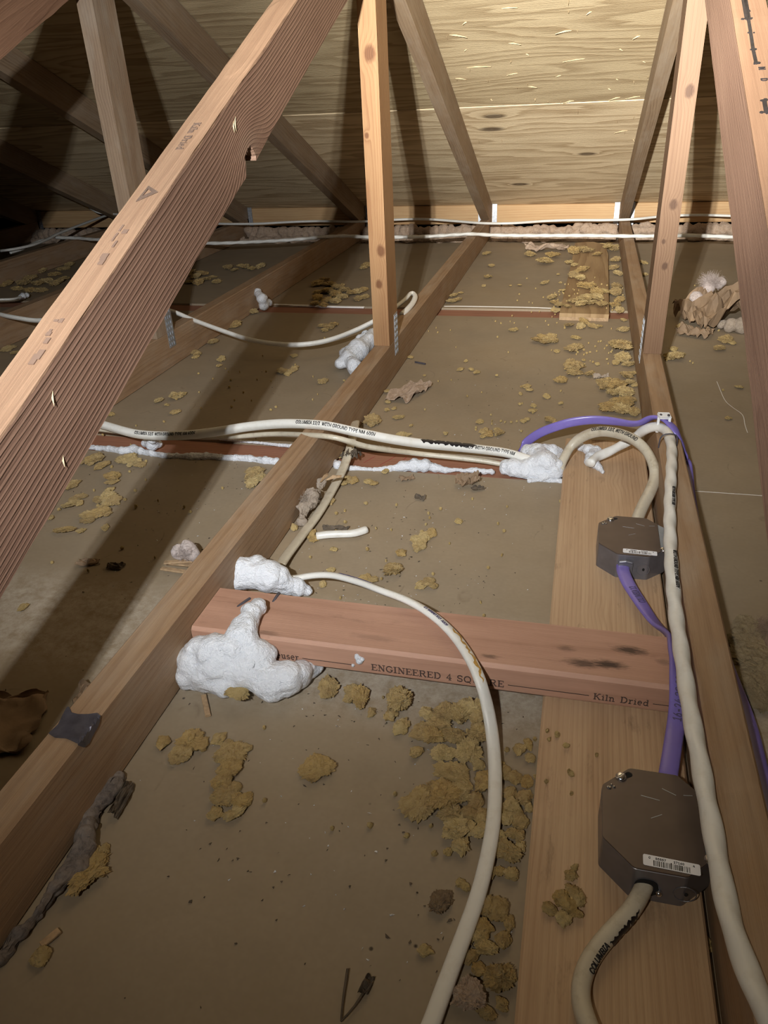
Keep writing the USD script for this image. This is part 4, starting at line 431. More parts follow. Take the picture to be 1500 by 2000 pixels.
def prism(poly, y0, y1, frame):
    """Extrudes a shapely polygon (a, b) from y0 to y1 along the frame's third axis. frame = (origin, A, B, C)."""
    gs = getattr(poly, 'geoms', [poly]); ms = []
    for g in gs:
        m = trimesh.creation.extrude_polygon(g, abs(y1 - y0), engine='earcut'); v = m.vertices.copy(); v[:, 2] += min(y0, y1)
        o, A, B, C = map(lambda q: np.asarray(q, float), frame)
        m = trimesh.Trimesh(o + v[:, :1] * A + v[:, 1:2] * B + v[:, 2:] * C, m.faces, process=False)
        if np.dot(np.cross(A, B), C) < 0: m.invert()
        ms.append(m)
    return trimesh.util.concatenate(ms)

# slab-serif stamp letters, drawn as strokes on a unit em (capitals 1 high, small letters 0.68)
def _arc(cx, cy, rx, ry, a0, a1, n=14): return [(cx + rx * math.cos(math.radians(a)), cy + ry * math.sin(math.radians(a))) for a in np.linspace(a0, a1, n)]
TH, TN = 0.17, 0.075
def _ser(x, y, w=0.34): return ([(x - w / 2, y), (x + w / 2, y)], TN)
GL = {
 'E': (0.78, [([(.2, 0), (.2, 1)], TH), ([(.02, 1), (.7, 1), (.7, .78)], TN), ([(.02, 0), (.74, 0), (.74, .24)], TN), ([(.2, .52), (.52, .52)], TN), ([(.52, .4), (.52, .64)], TN)]),
 'N': (0.95, [([(.2, 0), (.2, 1)], TN), ([(.2, 1), (.78, 0)], TH), ([(.78, 0), (.78, 1)], TN), _ser(.2, 0), _ser(.14, 1, .26), _ser(.78, 1)]),
 'G': (0.92, [(_arc(.48, .5, .38, .5, 50, 320), TH * .8), ([(.8, .72), (.8, .95)], TN), ([(.78, .1), (.78, .42)], TH), ([(.58, .42), (.92, .42)], TN)]),
 'I': (0.46, [([(.23, 0), (.23, 1)], TH), _ser(.23, 0, .42), _ser(.23, 1, .42)]),
 'R': (0.92, [([(.2, 0), (.2, 1)], TH), ([(.03, 1), (.5, 1)], TN), (_arc(.5, .76, .22, .24, 90, -90), TH * .8), ([(.5, .52), (.2, .52)], TN), ([(.5, .5), (.78, 0), (.92, 0)], TH * .8), _ser(.2, 0, .36)]),
 'D': (0.92, [([(.2, 0), (.2, 1)], TH), ([(.03, 1), (.42, 1)], TN), (_arc(.42, .5, .38, .5, 90, -90), TH * .8), ([(.42, 0), (.03, 0)], TN)]),
 'S': (0.74, [(_arc(.36, .75, .26, .25, 40, 270) + _arc(.36, .25, .28, .25, 90, -140), TH * .75), ([(.62, .72), (.62, 1)], TN), ([(.08, 0), (.08, .28)], TN)]),
 'Q': (0.98, [(_arc(.48, .5, .38, .5, 0, 360, 24), TH * .8), ([(.5, .22), (.86, -.14)], TN * 1.3)]),
 'U': (0.96, [([(.22, 1), (.22, .3)] + _arc(.48, .3, .26, .3, 180, 360) + [(.76, 1)], TH * .7), _ser(.22, 1), _ser(.76, 1, .3)]),
 'A': (0.96, [([(.1, 0), (.46, 1)], TN), ([(.46, 1), (.84, 0)], TH), ([(.24, .36), (.7, .36)], TN), _ser(.1, 0, .26), _ser(.82, 0)]),
 '4': (0.70, [([(.46, 0), (.46, 1), (.06, .32), (.66, .32)], TN * 1.2), ([(.46, 0), (.46, .6)], TH * .8), _ser(.46, 0)]),
 'K': (0.94, [([(.2, 0), (.2, 1)], TH), ([(.72, 1), (.24, .46)], TN), ([(.38, .6), (.78, 0)], TH * .8), _ser(.2, 0), _ser(.2, 1), _ser(.74, 1, .3), _ser(.8, 0, .3)]),
 'a': (0.66, [(_arc(.3, .48, .2, .2, 150, 0, 8) + [(.5, .06), (.62, .02)], TH * .7), (_arc(.3, .2, .2, .2, 30, 330, 14), TH * .6)]),
 'e': (0.62, [([(.1, .36), (.52, .36)] + _arc(.31, .34, .22, .34, 5, 310, 16), TH * .65)]),
 'u': (0.74, [([(.18, .66), (.18, .22)] + _arc(.35, .22, .17, .22, 180, 350, 8), TH * .7), ([(.54, .66), (.54, .02), (.68, .02)], TH * .7), _ser(.12, .66, .2), _ser(.48, .66, .2)]),
 's': (0.54, [(_arc(.27, .51, .18, .17, 30, 270, 8) + _arc(.27, .17, .2, .17, 90, -150, 8), TH * .65)]),
 'r': (0.56, [([(.2, 0), (.2, .66)], TH * .8), (_arc(.42, .42, .22, .24, 180, 60, 7), TH * .6), _ser(.2, 0), _ser(.12, .66, .2)]),
 'i': (0.38, [([(.2, 0), (.2, .66)], TH * .8), _ser(.2, 0), _ser(.12, .66, .2), ([(.2, .9), (.2, .92)], TH)]),
 'l': (0.38, [([(.2, 0), (.2, 1)], TH * .8), _ser(.2, 0), _ser(.12, 1, .2)]),
 'n': (0.76, [([(.18, 0), (.18, .66)], TH * .8), (_arc(.37, .42, .19, .24, 180, 0, 9) + [(.56, 0)], TH * .7), _ser(.18, 0, .3), _ser(.58, 0, .3), _ser(.1, .66, .2)]),
 'd': (0.74, [([(.54, 0), (.54, 1)], TH * .8), (_arc(.32, .33, .22, .33, 20, 340, 14), TH * .65), _ser(.48, 1, .2), _ser(.6, 0, .2)]),
 ' ': (0.5, []),
}
def stamp(text, width, height):
    x, ps = 0.0, []
    for ch in text:
        adv, st = GL[ch]
        for pts, w in st: ps.append(LineString([(x + a, b) for a, b in pts]).buffer(w / 2, cap_style=2, quad_segs=2))
        x += adv + 0.06
    g = unary_union(ps).simplify(0.012)
    from shapely import affinity
    return affinity.scale(g, width / x, height, origin=(0, 0))
# ------------------------------------------------------------------ structure: drywall below, sheathing above, eave
SLOPE = 0.42
roof = lambda y: 1.7165 - SLOPE * y            # top of the rafters
under = lambda y: 1.6200 - SLOPE * y           # their underside
YB = -1.3
fl = thing('floor', 'brown paper-faced drywall lying between and under the joists', None, kind='structure')
PY = [(YB, 1.2235), (1.3135, 2.318), (2.414, 3.86)]
for x0, x1, rows in ((-3.45, -1.525, PY), (-1.523, 0.304, PY), (0.306, 1.7, [(YB, 1.2235), (1.2275, 3.86)])):
    for y0, y1 in rows: obj('panel', block((x0, y0, -0.0127), (x1, y1, 0)), M['floor'], fl)
obj('joint', block((0.306, 1.2236, -0.006), (1.7, 1.2274, -0.0008)), M['caulk'], fl, label='white joint compound in the drywall seam')
for k, (y0, y1, lab) in enumerate(((1.2245, 1.3125, 'reddish wall top plate in the drywall gap under the double white cable'), (2.3185, 2.4135, 'reddish top plate of a wall below, in the far gap of the drywall'))):
    m, gc = board((-3.4, (y0 + y1) / 2, -0.024), (0.30, (y0 + y1) / 2, -0.024), (0, 1, 0), y1 - y0, 0.036, seed=3 + k, pith=(0.03, 0.03))
    obj('trim', m, M['plate'], gc=gc, label=lab, kind='structure')
    
for k, (a, b) in enumerate((((-.236, 1.262), (-.222, 1.292)), ((-.203, 1.255), (-.182, 1.300)), ((-.168, 1.270), (-.160, 1.298)))):   # red crayon strokes on the near plate
    d = np.array([b[0] - a[0], b[1] - a[1]]); L = np.linalg.norm(d)
    m = trimesh.creation.box((L, 0.0014, 0.0003)); m.apply_transform(trimesh.transformations.rotation_matrix(math.atan2(d[1], d[0]), [0, 0, 1])); m.apply_translation(((a[0] + b[0]) / 2, (a[1] + b[1]) / 2, -0.0059))
    obj('crayon_stroke', m, M['red'], '/World/trim', label='red crayon stroke')

shN = unit((0, SLOPE, 1)); shB = unit((0, -1, SLOPE)); ang = math.hypot(1, SLOPE)
ceil = thing('ceiling', 'underside of the plywood roof sheathing, grain running across', None, kind='structure')
KS = KN['sheath']
def sheet(x0, x1, ya, yb, lift, seed, kn=False):
    oy = (yb, roof(yb)); L = (yb - ya) * ang
    o = np.array([x0, oy[0], oy[1]]) + shN * (0.001 + lift)
    m = prism(sbox(0, 0, x1 - x0, L), 0, 0.0125, (o, (1, 0, 0), shB, shN * 1.0))
    gc = lambda P: np.stack([P[:, 0] + seed * 2.3, (P - np.array([0, 2.758, roof(2.758)])) @ shB + seed * 1.7, (P - o) @ shN], 1)
    return m, gc
def kpos(k, seed): q = np.array(k) - np.array([0, 2.758, roof(2.758)]); return (k[0] + seed * 2.3, q @ shB + seed * 1.7)
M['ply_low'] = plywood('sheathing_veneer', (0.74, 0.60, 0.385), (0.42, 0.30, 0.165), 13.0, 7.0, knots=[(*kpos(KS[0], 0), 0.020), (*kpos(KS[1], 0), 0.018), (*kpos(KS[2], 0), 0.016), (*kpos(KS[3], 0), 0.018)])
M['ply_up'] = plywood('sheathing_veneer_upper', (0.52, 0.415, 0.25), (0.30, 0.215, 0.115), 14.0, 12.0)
M['offcut'] = plywood('offcut_veneer', (0.38, 0.26, 0.135), (0.25, 0.155, 0.075), 14.0, 6.0)
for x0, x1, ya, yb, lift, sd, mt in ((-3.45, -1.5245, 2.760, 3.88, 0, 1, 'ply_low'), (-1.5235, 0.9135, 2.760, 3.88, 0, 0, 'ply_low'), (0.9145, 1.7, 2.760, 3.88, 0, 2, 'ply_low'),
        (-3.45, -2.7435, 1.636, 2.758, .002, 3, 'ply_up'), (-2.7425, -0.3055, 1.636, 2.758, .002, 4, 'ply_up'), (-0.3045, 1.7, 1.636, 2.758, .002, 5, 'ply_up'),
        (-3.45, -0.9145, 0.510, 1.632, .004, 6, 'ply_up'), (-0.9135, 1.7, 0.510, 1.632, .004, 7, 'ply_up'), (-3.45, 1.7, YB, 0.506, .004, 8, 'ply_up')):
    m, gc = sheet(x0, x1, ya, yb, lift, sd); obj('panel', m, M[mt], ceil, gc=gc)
rs = random.Random(5)
for x, y, w, h in SPLINTERS:                                             # slivers of torn veneer that stand off the sheathing
    horiz = w > h; L = (w * 0.7 if horiz else h * 0.8); t = rs.uniform(0.0008, 0.0016); up = 0.002 if y < 2.757 else 0
    c = np.array([x, y, roof(y)]) + shN * (0.001 + up)
    A, B = (np.array([1.0, 0, 0]), shB) if horiz else (shB, np.array([1.0, 0, 0]))
    tl = rs.uniform(-0.15, 0.15); A, B = A * math.cos(tl) + B * math.sin(tl), B * math.cos(tl) - A * math.sin(tl)
    lift = rs.uniform(0.003, 0.008); s = 1 if rs.random() < 0.5 else -1
    P = [c - A * L / 2 * s, c - A * L * .1 * s + B * t, c + A * L / 2 * s - shN * lift, c - A * L * .1 * s - B * t]
    P = np.array(P); V = np.vstack([P, P - shN * 0.0012]); V[0] += shN * 0.0008
    obj('splinter', trimesh.convex.convex_hull(V), M['splint'], ceil)

# ------------------------------------------------------------------ roof trusses
XT = [(x, 0) for x in (-0.3048, 0.3048, -0.9144, -1.524, -2.1336, -2.7432, 0.9144)]
LAB = ['roof truss whose big diagonal crosses in front, a broken knot hole in its edge',
       'roof truss at the right whose bottom chord carries the stapled white and purple cables',
       'roof truss with grey post behind the notched diagonal, small foam lump on its chord',
       'dim roof truss, next one to the left beyond the grey post', 'shadowed roof truss deep in the left of the roof space', 'darkest, last roof truss at the far left end of the roof space',
       'roof truss just outside the right edge, beyond the crumpled brown paper']
U = unit((0, 1, 0.434)); V_ = unit((0, -0.434, 1))
def web_poly(i):
    c0 = lambda y: 0.150 + 0.434 * y; h = 0.0445 * math.hypot(1, 0.434)
    ys = np.linspace(-0.25, 1.699, 160); rng = np.random.default_rng(i)
    rough = lambda s: (meshkit.noise(np.stack([ys * 30 + s, 0 * ys, 0 * ys], 1), i) - 0.5) * 0.0022
    lo = c0(ys) - h + rough(1.5) + (meshkit.noise(np.stack([ys * 5 + 7, 0 * ys, 0 * ys], 1), i) - 0.5) * 0.004; hi = c0(ys) + h + rough(8.5) * 0.5
    pg = Polygon(list(zip(ys, lo)) + list(zip(ys[::-1], hi[::-1]))).buffer(0)
    lim = Polygon([(-0.3, 0.0895), (1.699, 0.0895), (1.699, under(1.699) - 0.001), (-0.3, under(-0.3))])
    pg = pg.intersection(lim)
    if i == 0:                                                            # the hole of a fallen-out knot that breaks through the lower edge
        hx, hz = HOLE[1], HOLE[2]; a = math.atan(0.434)
        q = [(-.017, -.004), (-.0145, .004), (-.010, .0065), (-.008, .003), (-.006, .0075), (-.003, .004), (0, .0085), (.004, .006), (.009, .0075), (.0135, .002), (.0175, -.010), (.011, -.021), (.004, -.016), (-.003, -.022), (-.012, -.026), (-.022, -.040), (-.034, -.05), (-.03, -.028), (-.024, -.012)]
        hole = Polygon([(hx + u * math.cos(a) - v * math.sin(a), hz + u * math.sin(a) + v * math.cos(a)) for u, v in q]).buffer(0.0008)
        pg = pg.difference(hole)
    return max(getattr(pg, 'geoms', [pg]), key=lambda g: g.area)
FR = lambda x: ((x, 0, 0), (0, 1, 0), (0, 0, 1), (1, 0, 0))
def knot_local(P, o, u, v, n, ru, pith): q = np.array(P) - np.array(o); return (q @ np.array(u) + ru, q @ np.array(v) + pith[0], q @ np.array(n) + pith[1])
# grain frames: diagonals (origin (0,0,.15)), posts (origin foot)
wo = np.array([0, 0, 0.15])
pith_w = [(-0.30, 0.010), (0.11, 0.03), (0.06, 0.03), (0.05, 0.02), (0.07, 0.03), (0.08, 0.03), (0.05, 0.03)]
def web_gc(i, x):
    o = wo + np.array([x, 0, 0]); return lambda P: np.stack([(P - o) @ U + i * 3.1, (P - o) @ V_ + pith_w[i][0] * 0.3, (P - o)[:, 0] + pith_w[i][1]], 1)
hk = (np.array(HOLE) - wo - np.array([-0.3048, 0, 0]))
M['webL'] = wood('rough_sawn_diagonal', (0.125, 0.066, 0.042), (0.245, 0.148, 0.098), 0.0050, 0.38, 0.25, 0.35, bump=0.4, raised=0.5, wav=0.9, edge=(0.0425 + pith_w[0][0] * 0.3, (0.33, 0.205, 0.125), (0.23, 0.13, 0.078)),
                 knots=[(hk @ U + 0.002, hk @ V_ + pith_w[0][0] * 0.3 + 0.004, hk[0] + pith_w[0][1], 0.026)])
M['webR'] = wood('flat_sawn_diagonal', (0.30, 0.18, 0.12), (0.165, 0.088, 0.058), 0.006, 0.6, 0.25, 0.25, bump=0.3, wav=1.6, edge=(0.0425 + pith_w[1][0] * 0.3, (0.215, 0.125, 0.073), (0.15, 0.08, 0.045)))
pk = lambda Ps, i, x: [(q[2] - 0.089 + i * 2.2, q[0] - x + 0.022, 0.012, r) for q, r in Ps]
M['postL'] = wood('knotty_orange_post', (0.35, 0.205, 0.095), (0.20, 0.085, 0.032), 0.006, 0.5, 0.25, 0.4, knots=pk([(KN['Lpost'][0], .012), (KN['Lpost'][1], .010), (KN['Lpost'][2], .008), (KN['Lpost'][4], .005)], 0, -0.3048))
M['postR'] = wood('knotty_brown_post', (0.165, 0.097, 0.053), (0.095, 0.046, 0.022), 0.005, 0.5, 0.25, 0.4, knots=pk([(KN['Rpost'][0], .009), (KN['Rpost'][1], .008), (KN['Rpost'][2], .006), (KN['Rpost'][3], .004)], 1, 0.3048))
M['postG'] = wood('weathered_post', (0.34, 0.24, 0.155), (0.19, 0.12, 0.075), 0.007, 0.5, 0.3, 0.45, dust=0.5, knots=[(2 * 2.2 + 0.55, 0.02, 0.03, 0.012)])
for i, (x, _) in enumerate(XT):
    t = thing('roof_truss', LAB[i], 'roof truss', (x, YB, 0))
    rg = np.random.default_rng(50 + i)
    m, gc = board((x, YB, 0.0448), (x, 3.74, 0.0448), (0, 0, 1), 0.0886, 0.038, seed=i, pith=(rg.uniform(-.02, .09), rg.uniform(.03, .06)))
    obj('bottom_chord', m, M['joist'], t, gc=gc)
    pg = Polygon([(YB, under(YB)), (YB, roof(YB)), (3.87, roof(3.87)), (3.87, 0.0895), ((1.62 - 0.0895) / SLOPE, 0.0895)])
    D = unit((0, 1, -SLOPE)); E_ = unit((0, SLOPE, 1))
    obj('top_chord', prism(pg, -0.019, 0.019, FR(x)), M['rafter'], t, gc=lambda P, x=x, i=i: np.stack([P @ D + i * 4.3, (P - np.array([x, 0, 1.67])) @ E_ + 0.06, P[:, 0] - x + 0.03], 1))
    pp = Polygon([(1.70, 0.0895), (1.789, 0.0895), (1.789, under(1.789) - .001), (1.70, under(1.70) - .001)])
    obj('post', prism(pp, -0.019, 0.019, FR(x)), M['postL'] if i == 0 else M['postR'] if i == 1 else M['postG'], t,
        gc=lambda P, x=x, i=i: np.stack([P[:, 2] - 0.089 + i * 2.2, P[:, 0] - x + 0.022, P[:, 1] - 1.70 + 0.012], 1))
    obj('diagonal', prism(web_poly(i), -0.019, 0.019, FR(x)), M['webL'] if i == 0 else M['webR'] if i == 1 else M['web'], t, gc=web_gc(i, x))
    for s in (-1, 1):                                                     # toothed plates that join post and chord
        m = block((x + s * 0.0195 - 0.0005, 1.752, 0.050), (x + s * 0.0195 + 0.0005, 1.786, 0.150))
        tt = [m] + [trimesh.creation.box((0.0016, 0.003, 0.007), trimesh.transformations.translation_matrix((x + s * 0.0205, yy, zz))) for yy in (1.758, 1.768, 1.779) for zz in np.arange(0.058, 0.146, 0.014)]
        obj('truss_plate', trimesh.util.concatenate(tt), M['galv'], t, label='toothed galvanised plate')
T0, T1 = '/World/roof_truss', '/World/roof_truss_001'
# stamps and marks on the upper edge of the near left diagonal
EN = V_; ex = lambda y: np.array([-0.3048, y, 0.150 + 0.434 * y]) + V_ * 0.0446
def edge_text(txt, y, w, h, mat, x=-0.3048, name='stamp', par=T0, dx=0.0, g=None):
    g = g if g is not None else stamp(txt, w, h)
    o = ex(y) + np.array([x + 0.3048 + dx, 0, 0]) - U * 0; X = -U; Y = np.array([-1.0, 0, 0])
    if np.dot(np.cross(X, Y), V_) < 0: Y = -Y
    return obj(name, prism(g, 0.0004, 0.0010, (o - Y * h / 2, X, Y, V_)), mat, par, label='faint stamped mark')
edge_text('Kiln Dried', 0.925, 0.062, 0.0085, M['pencil'])
edge_text('', 0.80, 0.02, 0.012, M['pencil'], g=Polygon([(0, 0), (0.030, -0.002), (0.012, 0.016)]).difference(Polygon([(.006, .002), (.02, .001), (.012, .009)])))
for y, w in ((0.735, 0.06), (0.60, 0.05)):
    rq = np.random.default_rng(int(y * 100)); sm = unary_union([sbox(a, b, a + rq.uniform(.003, .012), b + rq.uniform(.002, .006)) for a, b in zip(rq.uniform(0, w, 9), rq.uniform(0, .008, 9))])
    edge_text('', y, w, 0.010, M['faint'], g=sm)
# black paint on the upper edge of the near right diagonal
def paint(pts, w, par=T1):
    g = LineString([((p[1] - 0.95) * math.hypot(1, .434), -(p[0] - 0.3048)) for p in pts]).buffer(w, quad_segs=2)
    rq = np.random.default_rng(9); g = unary_union([g] + [Point((q[0] + rq.normal() * .0015, q[1] + rq.normal() * .0008)).buffer(rq.uniform(.0008, .002), quad_segs=2) for q in list(g.exterior.coords)])
    o = np.array([0.3048, 0.95, 0.150 + 0.434 * 0.95]) + V_ * 0.0446
    return obj('paint_mark', prism(g, 0.0002, 0.0009, (o, U, np.array([-1.0, 0, 0]), V_)), M['black'], par, label='black paint mark')
paint([(0.3025, 1.22), (0.3018, 1.12), *[(q[0], q[1]) for q in EDGER['st']]], 0.0017); paint([(0.3012, 1.22), (0.3005, 1.10)], 0.0032); paint(EDGER['st2'], 0.002)
o = np.array([0.3048, 0.0, 0.150]) + V_ * 0.0446
for ch, e in (('N', EDGER['N']), ('D', EDGER['D'])):
    m = meshkit.text_mesh(ch, 0.0062, 0.0006, True); v = m.vertices
    oo = np.array([0.3048, e[1], 0.150 + .434 * e[1]]) + V_ * 0.0448
    X, Y = -U, np.array([1.0, 0, 0])
    obj('paint_letter', trimesh.Trimesh(oo + (v[:, :1] - .003) * X + (v[:, 1:2] - .003) * (Y if np.dot(np.cross(X, Y), V_) > 0 else -Y) + v[:, 2:] * V_, m.faces, process=False), M['black'], T1, label='black painted letter')
# torn slivers on the diagonal's face
for (y, z, L) in ((CHIP[1], CHIP[2], 0.020), (CHIP[1] - .006, CHIP[2] - .003, 0.016), (0.520, 0.400, 0.014), (0.512, 0.345, 0.011)):
    c = np.array([-0.2858, y, z]); a = unit((0, -0.5, -0.9)); b = unit(np.cross(a, (1, 0, 0)))
    V = np.array([c - a * L / 2, c + b * .0009, c - b * .0009, c + a * L / 2 + (0.003, 0, 0), c + a * L / 2 + b * .0006 + (0.003, 0, 0), c + (0.0012, 0, 0)])
    obj('splinter', trimesh.convex.convex_hull(V), M['splint'], T0)
# dark sheet-metal patch bent over the near left chord
def patch():
    # unfolded outline (y along the chord, s across the top from its left edge and on down the right side)
    P = Polygon([(.468, .001), (.462, .008), (.461, .017), (.463, .027), (.466, .035), (.461, .043), (.452, .046), (.441, .050), (.433, .047), (.4285, .040), (.430, .034), (.4325, .024), (.4315, .012), (.4345, .004), (.446, .006), (.457, .003)]).buffer(0.0012)
    m = trimesh.creation.extrude_polygon(P, 0.0007, engine='earcut').subdivide().subdivide().subdivide(); v = m.vertices
    s = v[:, 1]; over = s > 0.038; wav = 0.0004 + 0.0016 * np.maximum(meshkit.noise(v * 90, 2) - .35, 0)
    X = np.where(over, -0.3048 + 0.0192 + v[:, 2] + wav, -0.3048 - 0.019 + s); Z = np.where(over, 0.0905 - (s - 0.038), 0.0892 + v[:, 2] + wav)
    return trimesh.Trimesh(np.stack([X, v[:, 0], Z], 1), m.faces, process=False)
obj('metal_patch', patch(), M['darkmetal'], label='dark torn sheet-metal patch folded over the top of the near left chord', cat='metal patch')

# ------------------------------------------------------------------ eave: blocking boards with clips, insulation ends
for k in range(6):
    xs = sorted([q[0] for q in XT]); a, b = xs[k] + 0.0195, xs[k + 1] - 0.0195
    sd = {4: 'golden board closing the eave between the two middle trusses, straight below the brightest sheathing', 3: 'golden board closing the eave behind the shadow of the knotty orange post', 2: 'dim golden board closing the eave behind the big notched diagonal', 1: 'dark board closing the eave left of the grey post', 0: 'darkest board closing the eave at the far left', 5: 'shadowed board closing the eave right of the brown post'}[k]
    e = thing('eave_board', sd, 'board', (a, 3.745, 0.05))
    m, gc = board((a, 3.764, 0.0955), (b, 3.764, 0.0955), (0, 0, 1), 0.083, 0.030, seed=20 + k, pith=(.05, .03)); obj('board', m, M['eave'], e, gc=gc)
    for s in (a + .002, b - .024):
        clip = [block((s, 3.744, 0.045), (s + 0.022, 3.7465, 0.142))] + [block((s + .004 + .007 * (q % 2), 3.7425, .055 + .012 * q), (s + .009 + .007 * (q % 2), 3.7445, .059 + .012 * q)) for q in range(7)]
        obj('clip', trimesh.util.concatenate(clip), M['galv'], e, label='galvanised metal clip')
    rg = np.random.default_rng(80 + k); n = 15
    xs_ = np.linspace(a + .03, b - .03, n)
    balls = [(x, 3.665 + rg.uniform(-.012, .012), 0.026 + rg.uniform(0, .012), rg.uniform(.026, .034)) for x in xs_] + [(x, 3.59 + rg.uniform(-.02, .02), 0.012, rg.uniform(.013, .020)) for x in xs_ if rg.random() < .92]
    obj('insulation_batt', blob(balls, 30 + k, 0.010, 0.010, 45, 5, 0.0005, link=4), M['pink'], label={4: 'pinkish glass wool end packed along the eave of the middle bay, below the golden board', 3: 'pinkish glass wool end along the eave left of the bright middle bay', 2: 'dim glass wool end along the eave behind the notched diagonal', 1: 'shadowed glass wool end along the eave left of the grey post', 0: 'darkest glass wool end at the far left of the eave', 5: 'shadowed glass wool end along the eave right of the brown post'}[k], cat='insulation', smooth=True)
M['gable'] = M['dark_wood']
obj('wall_left', block((-3.49, YB, -0.02), (-3.45, 3.88, 2.3)), M['gable'], label='dark gable wall at the left end of the roof space', kind='structure')

# ------------------------------------------------------------------ boards on the drywall
pl = thing('plank', 'long tan softwood plank lying on the drywall along the right chord, under both junction boxes', 'plank', (0.21, YB, 0))
M['plank'] = wood('plank_wood_2', (0.53, 0.37, 0.225), (0.28, 0.155, 0.08), 0.0055, 0.36, 0.26, 0.30, stain=0.35, wav=0.7, bands=0.45, knots=[(2.12 + 2.1, 0.075, 0.02, 0.010), (2.5 + 2.1, 0.10, 0.02, 0.012)])
m, gc0 = board((0.2085, YB, 0.0097), (0.2085, 1.375, 0.0097), (1, 0, 0), 0.143, 0.0188, seed=0, pith=(0.085, 0.012))
obj('board', m, M['plank'], pl, gc=lambda P: gc0(P) + np.array([2.1, 0, 0]))
bk = thing('blocking_board', 'pinkish fir board nailed across between the two middle chords, stamped ENGINEERED 4 SQUARE', 'board', (0, 0.694, 0.019))
M['block'] = wood('blocking_fir', (0.47, 0.275, 0.19), (0.29, 0.15, 0.095), 0.012, 0.30, 0.2, 0.6, rough=0.6, stain=0.25, bump=0.15, bands=0.2, burns=[(x + 0.285 + 11 * 3.7, y - 0.6945 + 0.02, 0.019 + 0.06, ru, rv, k) for x, y, ru, rv, k in ((0.1774, 0.672, .022, .008, .8), (0.2270, 0.7035, .020, .008, .9), (0.2046, 0.675, .020, .008, .95), (0.158, 0.694, .012, .006, .5), (0.262, 0.69, .010, .006, .4), (-.06, .672, .03, .006, .25), (-.19, .657, .02, .006, .45), (.075, .664, .012, .004, .6))])
m, gcb = board((-0.2850, 0.6945, 0.0385), (0.2705, 0.6945, 0.0385), (0, 1, 0), 0.089, 0.038, seed=11, c=0.004, pith=(0.02, 0.06)); bkb = obj('board', m, M['block'], bk, gc=gcb)
fy = 0.6945 - 0.0445
def on_front(g, x, z): return prism(g, 0.0, 0.0005, ((x, fy - 0.0001, z), (1, 0, 0), (0, 0, 1), (0, -1.0, 0)))
for key, txt, h in (('aeuser', 'aeuser', 0.0085), ('ENG', 'ENGINEERED 4 SQUARE', 0.0085), ('Kiln', 'Kiln Dried', 0.0078)):
    a = STAMP[key]; obj('stamped_lettering', on_front(stamp(txt, a[2] - a[0], h), a[0], 0.0282), M['stamp'], bkb, label='dark stamped lettering')
for key in ('l1', 'l2', 'l3'):
    a = STAMP[key]; obj('stamped_line', on_front(sbox(0, 0, a[2] - a[0], 0.0006), a[0], 0.0318), M['stamp'], bkb)
for (x0, y0, x1, y1) in ((-0.246, 0.700, -0.236, 0.719), (-0.205, 0.718, -0.203, 0.737)):
    obj('nail', Tube([(x0, y0, 0.0560), ((x0 + x1) / 2, (y0 + y1) / 2, 0.0582), (x1, y1, 0.0585)], 0.0019, 0.0016, sides=8).mesh, M['darkmetal'], bk, label='bent-over nail')
oc = thing('plywood_offcut', 'narrow plywood offcut strewn with yellow flakes, lying far down the middle bay', 'plywood', (0.163, 2.9, 0))
g = Polygon([(0.087, 2.292), (0.228, 2.286), (0.236, 3.2), (0.226, 3.40), (0.18, 3.47), (0.105, 3.45), (0.10, 3.0)])
obj('panel', prism(g, 0.0105, 0.0215, ((0, 0, 0), (1, 0, 0), (0, 1, 0), (0, 0, 1))), M['offcut'], oc, gc=lambda P: np.stack([P[:, 1] * 0.8 + P[:, 0] * .2, P[:, 0], P[:, 2]], 1))
obj('ply', prism(g, 0.0005, 0.0104, ((0, 0, 0), (1, 0, 0), (0, 1, 0), (0, 0, 1))), M['chip'], oc)
